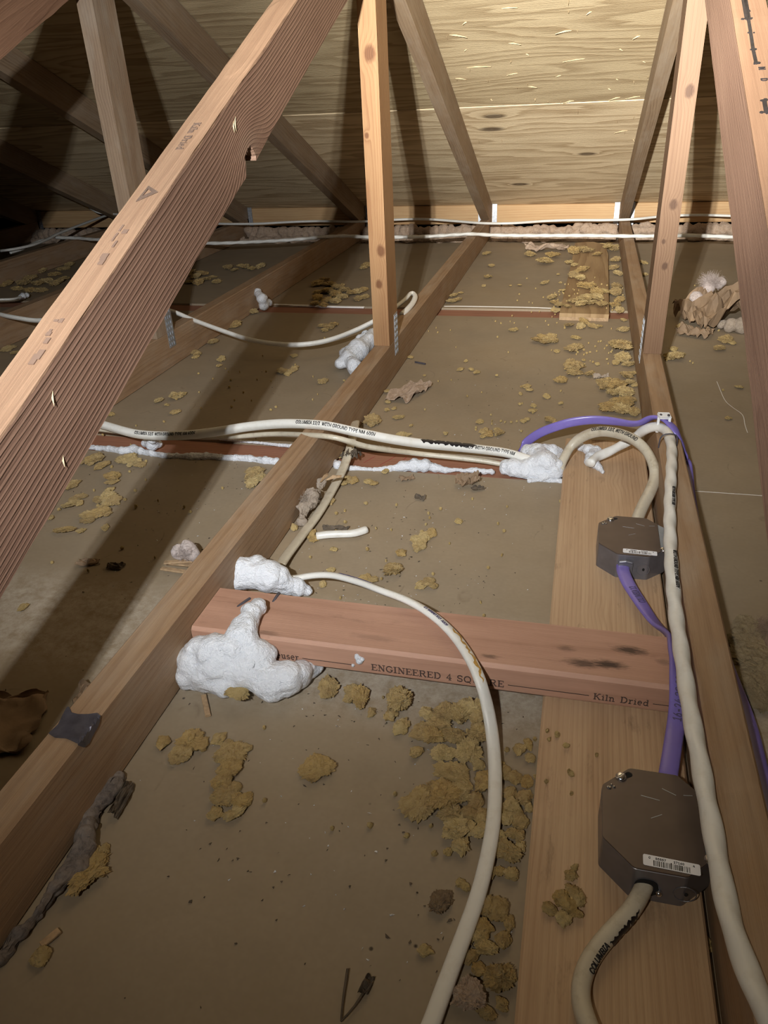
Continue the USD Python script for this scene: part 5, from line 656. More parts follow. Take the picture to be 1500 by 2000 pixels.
# ------------------------------------------------------------------ junction boxes
def octo(w, h, c, r=0.006):
    p = Polygon([(-w / 2 + c, -h / 2), (w / 2 - c, -h / 2), (w / 2, -h / 2 + c), (w / 2, h / 2 - c), (w / 2 - c, h / 2), (-w / 2 + c, h / 2), (-w / 2, h / 2 - c), (-w / 2, -h / 2 + c)])
    return p.buffer(-r).buffer(r, quad_segs=5)
def lid_of(poly, z0, z1, e=0.0012):
    ms = []
    a = np.array(poly.exterior.coords)[:-1]; b = np.array([np.array(q) * (1 - e * 22) for q in a]); n = len(a)
    V = np.vstack([np.c_[a, np.full(n, z0)], np.c_[a, np.full(n, z1 - e)], np.c_[b, np.full(n, z1)]]); return trimesh.convex.convex_hull(V)
def junction_box(cx, cy, rot, label, slots, digits):
    t = thing('junction_box', label, 'junction box', (cx, cy, 0.019))
    R = trimesh.transformations.rotation_matrix(rot, [0, 0, 1]); R[:3, 3] = (cx, cy, 0.019)
    def put(name, m, mat, lab=None, smooth=False, under=None): m = m.copy(); m.apply_transform(R); return obj(name, m, mat, under or t, smooth=smooth, label=lab)
    body = octo(0.091, 0.105, 0.025)
    put('body', lid_of(body, 0.0004, 0.0365, 0.0004), M['boxsteel'], smooth=30)
    lid = octo(0.0905, 0.1045, 0.0245)
    lidm = lid.intersection(sbox(-1, -1, 0.036, 1)).difference(Point(-0.0215, 0.0445).buffer(0.0032).union(Point(-0.0255, 0.0410).buffer(0.0025)).convex_hull)
    put('lid', trimesh.creation.extrude_polygon(lidm, 0.0016, engine='earcut').apply_translation((0, 0, 0.0367)), M['lid'], 'flat brownish steel lid')
    put('rim', trimesh.creation.extrude_polygon(lid.intersection(sbox(0.0365, -1, 1, 1)), 0.0012, engine='earcut').apply_translation((0, 0, 0.0367)), M['rim'], 'bare bluish strip of the box edge')
    put('knockout_slot', trimesh.creation.extrude_polygon(Point(-0.0215, 0.0445).buffer(0.0031).union(Point(-0.0255, 0.0410).buffer(0.0024)).convex_hull, 0.0003, engine='earcut').apply_translation((0, 0, 0.0368)), M['hole'], 'dark keyhole slot')
    for sx, sy in ((-0.0285, 0.0400), (0.0395, -0.0330)):
        head = trimesh.creation.icosphere(2, 0.0052); head.apply_scale((1, 1, 0.55)); head.apply_translation((sx, sy, 0.0388))
        sl = manifold3d.Manifold(manifold3d.Mesh(np.array(head.vertices, np.float32), np.array(head.faces, np.uint32))) - manifold3d.Manifold.cube([0.012, 0.0011, 0.004], True).rotate([0, 0, 40]).translate([sx, sy, 0.0412])
        mm = sl.to_mesh(); put('screw', trimesh.Trimesh(np.array(mm.vert_properties[:, :3], float), np.array(mm.tri_verts), process=False), M['screw'], 'shiny zinc screw', smooth=40)
    rq = np.random.default_rng(4); dm = [trimesh.creation.icosphere(1, 0.0014).apply_transform(trimesh.transformations.translation_matrix((-0.0375 + rq.normal() * .0016, 0.0255 + rq.normal() * .0022, 0.0385))) for _ in range(6)]
    put('dimple', trimesh.util.concatenate(dm), M['screw'], 'small bright scratched dimple')
    for _ in range(4):
        a, b, L, an = rq.uniform(-.03, .03), rq.uniform(-.03, .035), rq.uniform(.006, .016), rq.uniform(-.6, .6)
        s_ = trimesh.creation.box((L, .0006, .0002)); s_.apply_transform(trimesh.transformations.rotation_matrix(an, [0, 0, 1])); s_.apply_translation((a, b, 0.0384)); put('scratch', s_, M['rim'])
    LR = trimesh.transformations.rotation_matrix(-0.03, [0, 0, 1]); LR[:3, 3] = (0.0085, -0.0440, 0)
    lab = sbox(-0.022, -0.0052, 0.022, 0.0052).buffer(-.0015).buffer(.0015, quad_segs=4); lm = trimesh.creation.extrude_polygon(lab, 0.0003, engine='earcut'); lm.apply_transform(LR); lm.apply_translation((0, 0, 0.0384)); bl = put('barcode_label', lm, M['label'], 'small white barcode sticker')
    x = -0.0140; bars = []
    while x < 0.0145: w = rq.choice([.0003, .0005, .0008]); bars.append(block((x, -0.0044, 0), (x + w, 0.0006 if abs(x) > .001 else 0.0012, 0.0002))); x += w + rq.choice([.0004, .0006, .0009])
    bm = trimesh.util.concatenate(bars); bm.apply_transform(LR); bm.apply_translation((0, 0, 0.03872)); put('bars', bm, M['ink'], under=bl)
    dg = []
    for q, (tx, xx) in enumerate(digits): d = meshkit.text_mesh(tx, 0.0019, 0.0002, True); d.apply_translation((xx, 0.0016, 0)); dg.append(d)
    dm_ = trimesh.util.concatenate(dg); dm_.apply_transform(LR); dm_.apply_translation((0, 0, 0.03872)); put('digits', dm_, M['ink'], under=bl)
    for side, sx in slots:                                               # round knockouts and cable openings on the front and back walls
        ring = trimesh.creation.torus(0.0088, 0.0005, 24, 6); ring.apply_transform(trimesh.transformations.rotation_matrix(math.pi / 2, [1, 0, 0])); ring.apply_translation((sx, side * 0.0526, 0.0165)); kn = put('knockout', ring, M['boxsteel'])
        dot = trimesh.creation.icosphere(1, 0.0016); dot.apply_scale((1, .4, 1.5)); dot.apply_translation((sx + .001, side * 0.0527, 0.0165)); put('knockout_tab', dot, M['hole'], under=kn)
    return t
b1 = junction_box(0.2390, 0.9600, 0.0, 'steel junction box farther up the plank, purple cable leaving its near side', [(-1, 0.014)], [('0', -0.0178), ('85557', -0.0125), ('27160', 0.0015), ('4', 0.0162)])
b2 = junction_box(0.2415, 0.4785, 0.0, 'steel junction box near the front, purple cable entering its far side', [(-1, 0.021)], [('0', -0.0178), ('85557', -0.0125), ('27160', 0.0015), ('4', 0.0162)])
obj('cable_clamp', trimesh.util.concatenate([block((0.2205, 0.9035, 0.028), (0.2395, 0.9074, 0.047)), Tube([(0.222, 0.9045, 0.047), (0.230, 0.9045, 0.0495), (0.238, 0.9045, 0.047)], .003, .002, sides=8).mesh]), M['boxsteel'], b1)
cl = trimesh.creation.icosphere(2, 0.0028); cl.apply_scale((1, 1.2, 1)); cl.apply_translation((0.2425, 0.4245, 0.0335)); obj('clamp_screw', cl, M['screw'], b2, smooth=True)
obj('cable_opening', Tube([(0.2325, 0.4262, 0.036), (0.2325, 0.4248, 0.036)], 0.0095, 0.0095, sides=18, roll=(0,)).mesh, M['hole'], b2)

# ------------------------------------------------------------------ cables
def s_at(key, pt):                                                       # arc length of the point of a cable nearest to pt
    P, s = catmull(CABLES[key]); return float(s[np.argmin(np.linalg.norm(P - np.array(pt), axis=1))])
def cable(key, label, mat, rx, ry, roll=(0,), prints=(), ink='ink', name='cable', **kw):
    tb = Tube(CABLES[key], rx, ry, roll, **kw); t = thing(name, label, 'cable', tuple(tb.P[0]))
    j = obj('jacket', tb.mesh, M[mat], t, smooth=True)
    for txt, s0, h, an, flip, st in prints:
        m, L = tb.print_on(txt, s0, h, an, flip, st); obj('printed_lettering', m, M[ink], j)
    return t, tb
ROMEX = 'COLUMBIA 12/3  WITH GROUND TYPE NM 600V'
cable('A', 'thick white cable printed COLUMBIA, crossing over the left chord into a foam lump', 'white', 0.0092, 0.0078, (60, 60, 50, 50), [(ROMEX, s_at('A', CABLES['A'][2]), 0.0055, -18, False, 0.72), (ROMEX, s_at('A', CABLES['A'][7]) - .01, 0.0055, -12, False, 0.82), ('12/3  WITH GROUND TYPE NM', s_at('A', CABLES['A'][13]) - .03, 0.0055, -10, False, 0.85)])
cable('A2', 'second white cable running under and behind the thick printed one into the same foam lump', 'cream', 0.0062, 0.0048, (30,))
cable('B', 'white cable arching from the foam over the blocking board and down to the front', 'white', 0.0070, 0.0046, (20, 40, 20, 0, 0), [('TYPE NM  COLUMBIA  12-2 WITH GROUND 600V', 0.095, 0.0026, 80, False, 0.8), ('600V  COLUMBIA 12', 0.262, 0.0032, 62, True, 1.0)], 'dye')
cable('C', 'cream cable lying straight along the left chord, from foam to torn black paper', 'cream', 0.0092, 0.0045, (15,))
cable('D', 'dirty cream cable looping from the foam lump into the farther junction box', 'cream', 0.0090, 0.0080, (60, 60, 40), [('COLUMBIA 12/3, WITH GROUND', s_at('D', CABLES['D'][4]) - .008, 0.0055, -8, False, 0.75)])
cable('E', 'long twisted white cable stapled on the right chord, running along its edge', 'white', 0.0080, 0.0080, (0,), [('WITH GROUND TYPE NM', s_at('E', CABLES['E'][11]), 0.0036, 112, False, 0.9), ('WITH GROUND TYPE NM 600V', s_at('E', CABLES['E'][14]) - .02, 0.0040, 112, False, 1.0)], lobes=2, pitch=0.11, depth=0.07, sides=26, flat=2.1)
cable('P1', 'purple flat cable arching from the foam to the white staple on the right chord', 'purple', 0.0085, 0.0036, (60, 85, 92, 75, 40, 10, 0, 0, 0, 0, 0, 0, 0, 0, 0, 0, 0, 0, 0))
cable('P2', 'purple flat cable joining the two junction boxes, bent around the end of the blocking board', 'purple', 0.0088, 0.0036, (0, 0, 10, 30, 75, 60, 10, 0, 0), [('COLUMBIA 12', 0.060, 0.0048, 90, True, 0.75), ('16-24 22:22 : : G 08', 0.245, 0.0046, 90, True, 1.2)], 'dye')
cable('F', 'dirty white cable leaving the nearest junction box and bending down out of the picture', 'cream', 0.0072, 0.0066, (0,), [('COLUMBIA', 0.066, 0.0050, 132, True, 0.8)])
cable('G', 'short cut-off piece of white cable lying on the drywall', 'white', 0.0062, 0.0056, (0,))
cable('M', 'white cable sagging across the left bay, from behind the diagonal to the orange post', 'white', 0.0076, 0.0058, (45,))
cable('W1', 'thin white cable along the eave, upper of the two', 'white', 0.0052, 0.0052, (0,))
cable('W2', 'twisted white cable along the eave, lower and thicker of the two', 'white', 0.0082, 0.0068, (0,), lobes=2, pitch=0.12, depth=0.08)
cable('W3', 'grey-looking cable in the far left dark, rising from the left edge to the post', 'white', 0.0065, 0.0055, (0,))
cable('W4', 'cable in the far left dark curling below the rising one', 'white', 0.0060, 0.0050, (0,))
cable('W5', 'short cable curling down beside the grey post in the far left dark', 'white', 0.0060, 0.0050, (0,))
cable('W6', 'thin cable end at the left edge running to a white speck of foam', 'white', 0.0048, 0.0040, (0,))
# staples on the right chord
st = thing('cable_staple', 'white plastic staple holding the purple cable on the right chord', 'staple', (0.2955, 1.265, 0.0895))
sm = trimesh.creation.box((0.020, 0.013, 0.0045)); sm.apply_transform(trimesh.transformations.euler_matrix(0.35, 0.12, 0.35)); sm.apply_translation((0.2955, 1.262, 0.1185)); br = obj('bridge', sm, M['plastic'], st)
for s in (-1, 1): obj('leg', block((0.2955 + s * .0088 - .002, 1.258, 0.0895), (0.2955 + s * .0088 + .002, 1.266, 0.117)), M['plastic'], st)
for s in (-1, 1):
    nh = trimesh.creation.cylinder(0.0022, 0.0016, sections=12); nh.apply_transform(trimesh.transformations.euler_matrix(0.35, 0.12, 0)); nh.apply_translation((0.2955 + s * .0062, 1.259, 0.1212)); obj('nail_head', nh, M['darkmetal'], br)
obj('wire_staple', trimesh.util.concatenate([Tube([(0.2855, 1.196, 0.0885), (0.2857, 1.196, 0.106), (0.290, 1.197, 0.1125), (0.3008, 1.199, 0.1128), (0.3125, 1.201, 0.111), (0.3133, 1.2015, 0.0885)], 0.0011, 0.0011, sides=8).mesh]), M['darkmetal'], label='dark metal staple clasping the twisted white cable on the right chord', cat='staple')

# ------------------------------------------------------------------ spray foam
FL = {'front': ('largest glossy white foam lump, in front of the blocking board, a finger reaching over it', 0.0042, .0034, 85), 'back': ('white foam lump behind the left end of the blocking board', 0.0042, .0030, 85),
      'mid': ('white foam lump left of the orange post foot, behind the left chord', 0.006, .0038, 70), 'small': ('small white foam lump on the chord behind the notched diagonal', 0.006, .003, 70),
      'big': ('white foam lump where the thick cables and the purple cable enter, left of the plank', 0.0042, .0036, 100), 'lump': ('small tapering white foam lump on the plank, with a cable coming out', 0.0028, .0016, 110),
      'lump2': ('small white foam blob behind the looping cream cable', 0.003, .0016, 110), 'bead_left': ('bead of white foam along the reddish plate, left of the left chord', 0.004, .0026, 110),
      'bead_mid': ('bead of white foam along the reddish plate in the middle bay', 0.004, .0026, 110), 'bead_front': ('thin flat bead of white foam just in front of the largest cable entry', 0.003, .0016, 120),
      'bead_back': ('thin white foam line on the far edge of the plate in the middle bay', 0.003, .001, 120), 'bead_backl': ('thin white foam line on the far edge of the plate, left of the left chord', 0.003, .001, 120),
      'drip': ('white foam drip hanging below the thick printed cable over the plate', 0.004, .002, 100), 'speck': ('white foam speck at the left edge in the dim bay', 0.004, .002, 100), 'crumb': ('white foam crumbs stuck to the stamped face of the blocking board', 0.0015, .0015, 260)}
for k, (lab, ed, am, fq) in FL.items():
    bs = [list(b) for b in FOAM[k]]
    if k == 'crumb':
        for b in bs: b[1] = fy - 0.0005; b[0] += 0.0
    obj('spray_foam', blob(bs, len(k), ed, am, fq, 5 if k in ('front', 'back', 'mid', 'big') else 4 if k in ('small', 'drip', 'lump2') else 0 if k == 'crumb' else 2, None if k in ('crumb', 'drip') else (-0.0055 if k.startswith('bead') else 0.0004), link=9 if k.startswith('bead') else 3 if k in ('small', 'drip', 'mid') else 1.5, mid=3.0 if k in ('front', 'back', 'mid', 'big') else 1.6, pairs=k in ('front', 'back', 'mid', 'big', 'lump')), M['foam'], label=lab, cat='foam', smooth=True)
for k, pts, lab in (('a', CAULK, 'white sealant line on the far edge of the far plate in the middle bay'), ('b', CAULK2, 'white sealant line on the far edge of the far plate, left of the orange post')):
    obj('sealant_bead', Tube([(q[0], q[1] - .004, -0.002) for q in pts], 0.0065, 0.0035, sides=10).mesh, M['caulk'], label=lab, cat='sealant', smooth=True)
# ------------------------------------------------------------------ loose glass wool
FG = {'mid': 'scatter beyond the purple cable', 'midclump': 'small cluster beyond the purple cable', 'rjoist': 'heap against the right chord', 'rjoistfar': 'heap between offcut and right chord',
      'rjoistout': 'scatter beyond the right chord', 'offcut': 'scatter on the plywood offcut', 'offcutby': 'scatter around the plywood offcut', 'ljoistby': 'scatter right of the orange post foot',
      'left': 'scatter under the sagging white cable', 'leftheap': 'heap left of the orange post', 'leftfar': 'dim heap right of the notched diagonal', 'leftshade': 'dim heap left of the notched diagonal',
      'leftnear': 'scatter before the left foam bead', 'leftedge': 'clump at the left chord by the foam bead', 'bay': 'scatter by the straight cream cable', 'bayclump': 'cluster right of the cut-off cable',
      'bay2': 'scatter left of the plank edge', 'fore': 'L-shaped group before the large foam', 'blockby': 'row before the blocking board', 'heap': 'heap before the blocking board',
      'heap2': 'lower large heap beside the plank', 'heap3': 'trail beside the plank', 'plankclump': 'cluster on the plank', 'plankdot': 'pair above the plank cluster', 'lowleft': 'pair at the near left chord', 'rightedge': 'dim heap at the right edge', 'plankgap': 'pair between plank and right chord'}
ORD = ['first', 'second', 'third', 'fourth', 'fifth', 'sixth', 'seventh', 'eighth', 'ninth', 'tenth', 'eleventh', 'twelfth', 'thirteenth']
def flake_labels(items):
    """items: (key, group, x, y, rx, ry): each flake's place in its heap, by rows from the far side and from the left within a row."""
    out = {}
    for g in {q[1] for q in items}:
        L = sorted([q for q in items if q[1] == g], key=lambda q: -q[3]); n = len(L); per = n if n <= 3 else max(3, int(round(math.sqrt(n * 1.3))))
        rows = [sorted(L[i:i + per], key=lambda q: q[2]) for i in range(0, n, per)]
        for r, row in enumerate(rows):
            for c, q in enumerate(row):
                size = 'large' if q[4] * q[5] > 4e-4 else 'tiny' if q[4] * q[5] < 4e-5 else 'small'
                place = 'only one' if len(row) == 1 else f'{ORD[c]} from left'
                out[q[0]] = f'{size} yellow tuft, {place}' + (f' in {ORD[r]} row' if len(rows) > 1 else '') + f', {FG[g]}'
    return out
SINGLE = {'foresingle': 'single torn yellow flake with a pale tail, alone on the near drywall', 'lowleft2': 'lone yellow flake at the lower left, beside two wood slivers'}
allf = [(rx * ry / ((x - EYE[0]) ** 2 + y * y + 0.36), k, x, y, rx, ry) for k, L in FLAKES.items() for x, y, rx, ry in L]
order = sorted(allf, key=lambda q: -q[0]); keep = set(order[:285]); crumbs = []
LABELS = flake_labels([(q, q[1], *q[2:]) for q in keep if q[1] in FG]); placed = []; rgF = random.Random(12)
def block_top(x, y):
    if abs(y - 0.6945) < 0.0445 and -0.285 < x < 0.27: return 0.058
    return 0.0195 if 0.137 < x < 0.28 and y < 1.375 else 0.022 if 0.088 < x < 0.235 and 2.29 < y < 3.45 else 0.0004
for it in allf:
    _, k, x, y, rx, ry = it
    if k == 'plankgap': x += 0.0
    if y < 0.6945 < y + ry + 0.05 and x < 0.27: y = min(y, 0.645 - ry * 0.8)      # rests in front of the board, not in it
    if k not in ('leftedge', 'left', 'leftnear', 'leftshade', 'leftfar', 'leftheap', 'rightedge', 'rjoistout') and x < 0: x = max(x, -0.2855 + rx)
    if k in ('leftedge', 'left', 'leftheap'): x = min(x, -0.3245 - rx * .9) if x > -0.5 else x
    if k in ('rjoist', 'rjoistfar'): x = min(x, 0.2855 - rx * .8)
    if k in ('rjoistout', 'rightedge'): x = max(x, 0.3245 + rx)
    z = block_top(x, y); 
    for (px, py, pr, ph) in placed:
        d = math.hypot(px - x, py - y); R = pr + (rx + ry) / 2
        if d < R * 0.85: z += ph * 0.75 * (1 - d / (R * 0.85))
    z = min(z, 0.055)
    big = rx > 0.010
    m, rz = flake(x, y, rx, ry, z, rgF, big, 0.24 if k in ('fore', 'lowleft', 'leftnear', 'foresingle') else 0.46 if k.startswith('heap') or k in ('blockby', 'plankclump') else 0.28)
    placed.append((x, y, (rx + ry) / 2, rz))
    if it in keep:
        lab = LABELS.get(it) or SINGLE[k]
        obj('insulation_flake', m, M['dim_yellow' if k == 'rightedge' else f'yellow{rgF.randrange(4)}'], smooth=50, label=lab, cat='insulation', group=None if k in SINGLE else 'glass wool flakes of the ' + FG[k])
    else: crumbs.append(m)
rc = np.random.default_rng(77)
for cx, cy, s, n in ((0.15, 0.55, .05, 26), (0.10, 2.2, .25, 60), (0.22, 2.0, .06, 30), (-0.6, 1.6, .15, 40), (-0.7, 1.1, .12, 30), (0.0, 1.4, .15, 40), (0.17, 2.6, .12, 60), (-0.1, 1.0, .12, 30), (0.0, .58, .1, 16), (-.55, .95, .1, 12)):
    for _ in range(n):
        x, y = cx + rc.normal() * s, cy + rc.normal() * s
        if abs(abs(x) - .3048) < .025 or abs(y - .6945) < .06 or (abs(x) < .3 and abs(y - 1.27) < .06): continue
        r = rc.uniform(.0012, .0032); m, _z = flake(x, y, r, r, block_top(x, y), rgF, False, .5); crumbs.append(m)
obj('insulation_crumbs', trimesh.util.concatenate(crumbs), M['yellow'], smooth=50, label='tiny yellow crumbs of glass wool strewn over drywall, offcut and plank', cat='insulation crumbs', kind='stuff')

def specks(n, seed, lo, hi, spots):
    rg = np.random.default_rng(seed); out = []
    for k in range(n):
        cx, cy, sx, sy = spots[k % len(spots)]; x, y = cx + rg.normal() * sx, cy + rg.normal() * sy
        if abs(abs(x) - .3048) < .022 or abs(y - .6945) < .048 or abs(y - 1.268) < .05 or x > .13 and x < .30: continue
        r = rg.uniform(lo, hi); p = rg.normal(size=(7, 3)) * np.array([r, r * .6, r * .35]); p[:, 2] += .0004 - p[:, 2].min()
        a = rg.uniform(0, 6.3); c_, s_ = math.cos(a), math.sin(a); p[:, :2] = p[:, :2] @ np.array([[c_, s_], [-s_, c_]])
        out.append(trimesh.convex.convex_hull(p + (x, y, 0)))
    return trimesh.util.concatenate(out)
SP = [(-.1, 1.0, .09, .1), (0, .5, .12, .08), (-.05, .4, .1, .06), (0, 1.6, .14, .2), (-.6, 1.1, .12, .15), (-.45, .9, .06, .2), (-.1, .85, .1, .04), (0, .6, .12, .02)]
obj('dirt_specks', specks(420, 5, .0006, .0014, SP), M['darkpaper'], label='dark dirt specks strewn over the drywall between the chords', cat='dirt', kind='stuff')
obj('foam_dust', specks(260, 6, .0005, .0011, SP + [(.02, 1.15, .06, .03), (-.15, .8, .06, .03), (.05, 1.45, .08, .08)]), M['foam'], label='white foam dust specks strewn over the drywall near the foam', cat='foam dust', kind='stuff')

# ------------------------------------------------------------------ papers, fluff and debris
def single(name, mesh, mat, label, cat, smooth=False): return obj(name, mesh, M[mat], label=label, cat=cat, smooth=smooth)
kh = MISC['kraft_heap'][0]
ck = crumple((0.55, 2.325, 0.001), 0.15, 0.115, 0.5, 0.12, 3, 24, 0.3); single('crumpled_paper', ck, 'kraft', 'crumpled brown kraft paper lying in the shaded bay right of the right chord', 'paper', 12)
single('crumpled_paper', crumple((0.45, 2.165, 0.001), 0.05, 0.035, -0.5, 0.03, 8, 20, 0.4), 'kraft', 'small folded brown paper scrap in front of the large crumpled kraft paper', 'paper', 30)
single('glass_wool_fluff', trimesh.util.concatenate([blob([(0.50, 2.40, .075, .018), (0.515, 2.415, .088, .014), (0.535, 2.42, .082, .016), (0.47, 2.37, .05, .02)], 3, .006, .006, 60, 1), fluff_mesh((0.51, 2.41, .09), .02, 90, 4, .05)]), 'fluff', 'pale pink fluff sitting on top of the crumpled kraft paper', 'insulation', 40)
single('glass_wool_fluff', blob([(0.545, 2.20, .02, .018), (0.57, 2.19, .02, .02), (0.60, 2.185, .018, .018), (0.525, 2.22, .016, .014)], 5, .006, .006, 60, 1, .0005), 'grey', 'greyish fluff under the near edge of the crumpled kraft paper', 'insulation', 40)
single('paper_scrap', crumple((-0.024, 1.187, 0.0005), 0.026, 0.014, 0.35, 0.022, 12, 18, 0.4), 'kraft', 'folded brown paper scrap in front of the middle foam bead', 'paper', 20)
single('paper_scrap', crumple((-0.005, 1.172, 0.0005), 0.016, 0.007, 0.5, 0.012, 15, 14, 0.5), 'darkpaper', 'dark torn scrap under the folded brown paper by the middle foam bead', 'paper', 20)
single('dry_leaf', crumple((-0.098, 1.122, 0.0005), 0.013, 0.006, -0.3, 0.008, 18, 14, 0.5), 'darkpaper', 'small dark curled scrap alone in the middle bay, left of the plank', 'leaf', 20)
single('dry_leaf', crumple((-0.1357, 1.192, 0.0005), 0.017, 0.009, 0.5, 0.007, 21, 14, 0.45), 'kraft', 'dull olive scrap just in front of the middle foam bead', 'leaf', 20)
single('grey_scrap', crumple((-0.212, 0.999, 0.0005), 0.024, 0.006, 0.05, 0.009, 24, 14, 0.3), 'darkpaper', 'dark grey scrap beside the cut-off piece of white cable', 'paper', 20)
single('paper_scrap', crumple((-0.222, 1.63, 0.0005), 0.036, 0.085, -0.25, 0.022, 27, 24, 0.5), 'pink', 'torn pinkish glass wool sheet against the left chord, near the orange post', 'insulation', 40)
single('glass_wool_fluff', trimesh.util.concatenate([blob([(-0.270, 1.065, .02, .014), (-0.268, 1.04, .026, .016), (-0.272, 1.015, .018, .012), (-0.268, .992, .012, .010), (-0.262, 1.085, .03, .010)], 6, .003, .010, 90, 3, link=4), fluff_mesh((-0.268, 1.04, .03), .012, 40, 6, .02)]), 'grey', 'greyish fluff lodged between the left chord and the straight cream cable', 'insulation', 40)
for q, (x, y, r) in enumerate(((-0.264, 1.085, 1.3), (-0.2575, 1.095, .4))): single('wood_chip', trimesh.convex.convex_hull(np.array([(0, 0, .03), (.03, .004, .034), (.028, -.002, .033), (0, -.003, .031), (.014, 0, .038)]) @ trimesh.transformations.rotation_matrix(r, [0, 0, 1])[:3, :3].T + (x, y, 0.008)), 'chip', ('splinter of wood sticking out of the fluff by the left chord', 'second wood splinter poking out behind the fluff by the left chord')[q], 'wood chip')
single('torn_tape', trimesh.util.concatenate([crumple((-0.256, 1.243, 0.008), 0.022, 0.014, 0.9, 0.022, 31, 16, 0.5), crumple((-0.250, 1.236, 0.016), 0.012, 0.014, 0.2, 0.02, 33, 14, 0.4)]), 'darkpaper', 'crumpled black torn paper where the straight cream cable meets the reddish plate', 'paper', 20)
tA = Tube(CABLES['A'], 0.0092, 0.0078, (60, 60, 50, 50)); rb = np.random.default_rng(3)
def smear(s0, s1, a0, a1, seed):
    k, j = 44, 9; V = []; 
    for i in range(k):
        q = s0 + (s1 - s0) * i / (k - 1); lo = a0 + 30 * (meshkit.noise(np.array([[i * .45, 0, seed]]), 2)[0] - .5); hi = a1 + 34 * (meshkit.noise(np.array([[i * .38, 5, seed]]), 3)[0] - .5)
        taper = min(1, i / 5, (k - 1 - i) / 6); mid = (lo + hi) / 2; lo, hi = mid + (lo - mid) * taper, mid + (hi - mid) * taper
        for b in range(j):
            an = math.radians(lo + (hi - lo) * b / (j - 1)); e = 2 / 2.4; c_, b_, n_ = (tA.at(np.array([q]), w)[0] for w in (tA.P, tA.B, tA.N))
            V.append(c_ + b_ * (.0092 * 1.03 + .0003) * np.sign(math.cos(an)) * abs(math.cos(an)) ** e + n_ * (.0078 * 1.03 + .0003) * np.sign(math.sin(an)) * abs(math.sin(an)) ** e)
    i, b = np.meshgrid(np.arange(k - 1), np.arange(j - 1), indexing='ij'); A = (i * j + b).ravel(); F = np.vstack([np.stack([A, A + 1, A + j + 1], 1), np.stack([A, A + j + 1, A + j], 1)])
    m = trimesh.Trimesh(np.array(V), F, process=False); t2 = m.vertices + m.vertex_normals * .0004
    return trimesh.Trimesh(np.vstack([m.vertices, t2]), np.vstack([F[:, ::-1], F + len(V)]), process=False)
def ribbon_mark(tb, rx, ry, s0, s1, a0, a1, seed): 
    k, j = 60, 7; V = []
    for i in range(k):
        q = s0 + (s1 - s0) * i / (k - 1); w_ = np.array([[i * .35, 0, seed]]); lo = a0 + 26 * (meshkit.noise(w_, 2)[0] - .5); hi = lo + (a1 - a0) * (0.25 + 1.1 * meshkit.noise(w_ + 3, 4)[0]) * min(1, i / 6, (k - 1 - i) / 6)
        c_, b_, n_ = (tb.at(np.array([q]), w)[0] for w in (tb.P, tb.B, tb.N))
        for b in range(j):
            an = math.radians(lo + (hi - lo) * b / (j - 1)); e = 2 / 2.4
            V.append(c_ + b_ * (rx * 1.02 + .00025) * np.sign(math.cos(an)) * abs(math.cos(an)) ** e + n_ * (ry * 1.02 + .00025) * np.sign(math.sin(an)) * abs(math.sin(an)) ** e)
    i, b = np.meshgrid(np.arange(k - 1), np.arange(j - 1), indexing='ij'); A = (i * j + b).ravel(); F = np.vstack([np.stack([A, A + 1, A + j + 1], 1), np.stack([A, A + j + 1, A + j], 1)])
    m = trimesh.Trimesh(np.array(V), F, process=False); t2 = m.vertices + m.vertex_normals * .0003
    return trimesh.Trimesh(np.vstack([m.vertices, t2]), np.vstack([F[:, ::-1], F + len(V)]), process=False)
tB = Tube(CABLES['B'], 0.0070, 0.0046, (20, 40, 20, 0, 0)); sB = s_at('B', CABLES['B'][8])
obj('orange_stain', ribbon_mark(tB, .0070, .0046, sB - .012, sB + .075, 84, 112, 1), M['rust'], '/World/cable_002/jacket', label='orange stain on the jacket')
tF = Tube(CABLES['F'], 0.0072, 0.0066, (0,))
obj('black_smear', ribbon_mark(tF, .0072, .0066, .026, .064, 138, 200, 2), M['black'], '/World/cable_008/jacket', label='black smear on the jacket')
sA = s_at('A', CABLES['A'][11])
obj('black_smear', trimesh.util.concatenate([smear(sA + .000, sA + .062, -12, 34, 1), smear(sA + .046, sA + .108, -14, 44, 2)]), M['black'], '/World/cable/jacket', label='black tarry tape smeared on the jacket')
single('glass_wool_fluff', trimesh.util.concatenate([blob([(-0.408, .850, .026, .011), (-0.398, .853, .032, .010), (-0.388, .848, .022, .009)], 9, .004, .005, 90, 1), fluff_mesh((-0.398, .85, .03), .012, 60, 8, .018)]), 'fluff', 'pale fluff on wood chips, left of the left chord', 'insulation', 40)
for q, (a, b, zz) in enumerate((((-0.436, .838), (-0.384, .832), .004), ((-0.430, .848), (-0.385, .846), .008), ((-0.432, .842), (-.39, .852), .012))):
    m, gc = board((*a, zz), (*b, zz + .002), (0, 1, 0), 0.008, 0.003, seed=q, c=.0006); single('wood_chip', m, 'chip', ('lowest', 'middle', 'topmost')[q] + ' of three flat wood chips under the pale fluff left of the left chord', 'wood chip')
single('crumpled_paper', crumple((-0.475, 0.50, 0.001), 0.085, 0.075, 0.3, 0.014, 41, 26, 0.6), 'kraft', 'torn brown kraft paper at the left edge in the shadow of the diagonal', 'paper', 30)
single('crumpled_paper', crumple((-0.375, 0.565, 0.001), 0.030, 0.035, 0.4, 0.020, 44, 18, 0.5), 'kraft', 'small torn brown paper against the left side of the left chord, in shadow', 'paper', 30)
single('insulation_flake', flake(-.352, .575, .016, .035, .002, rgF, True)[0], 'yellow', 'yellow flake at the foot of the left chord beside the small torn paper in shadow', 'insulation', 50)
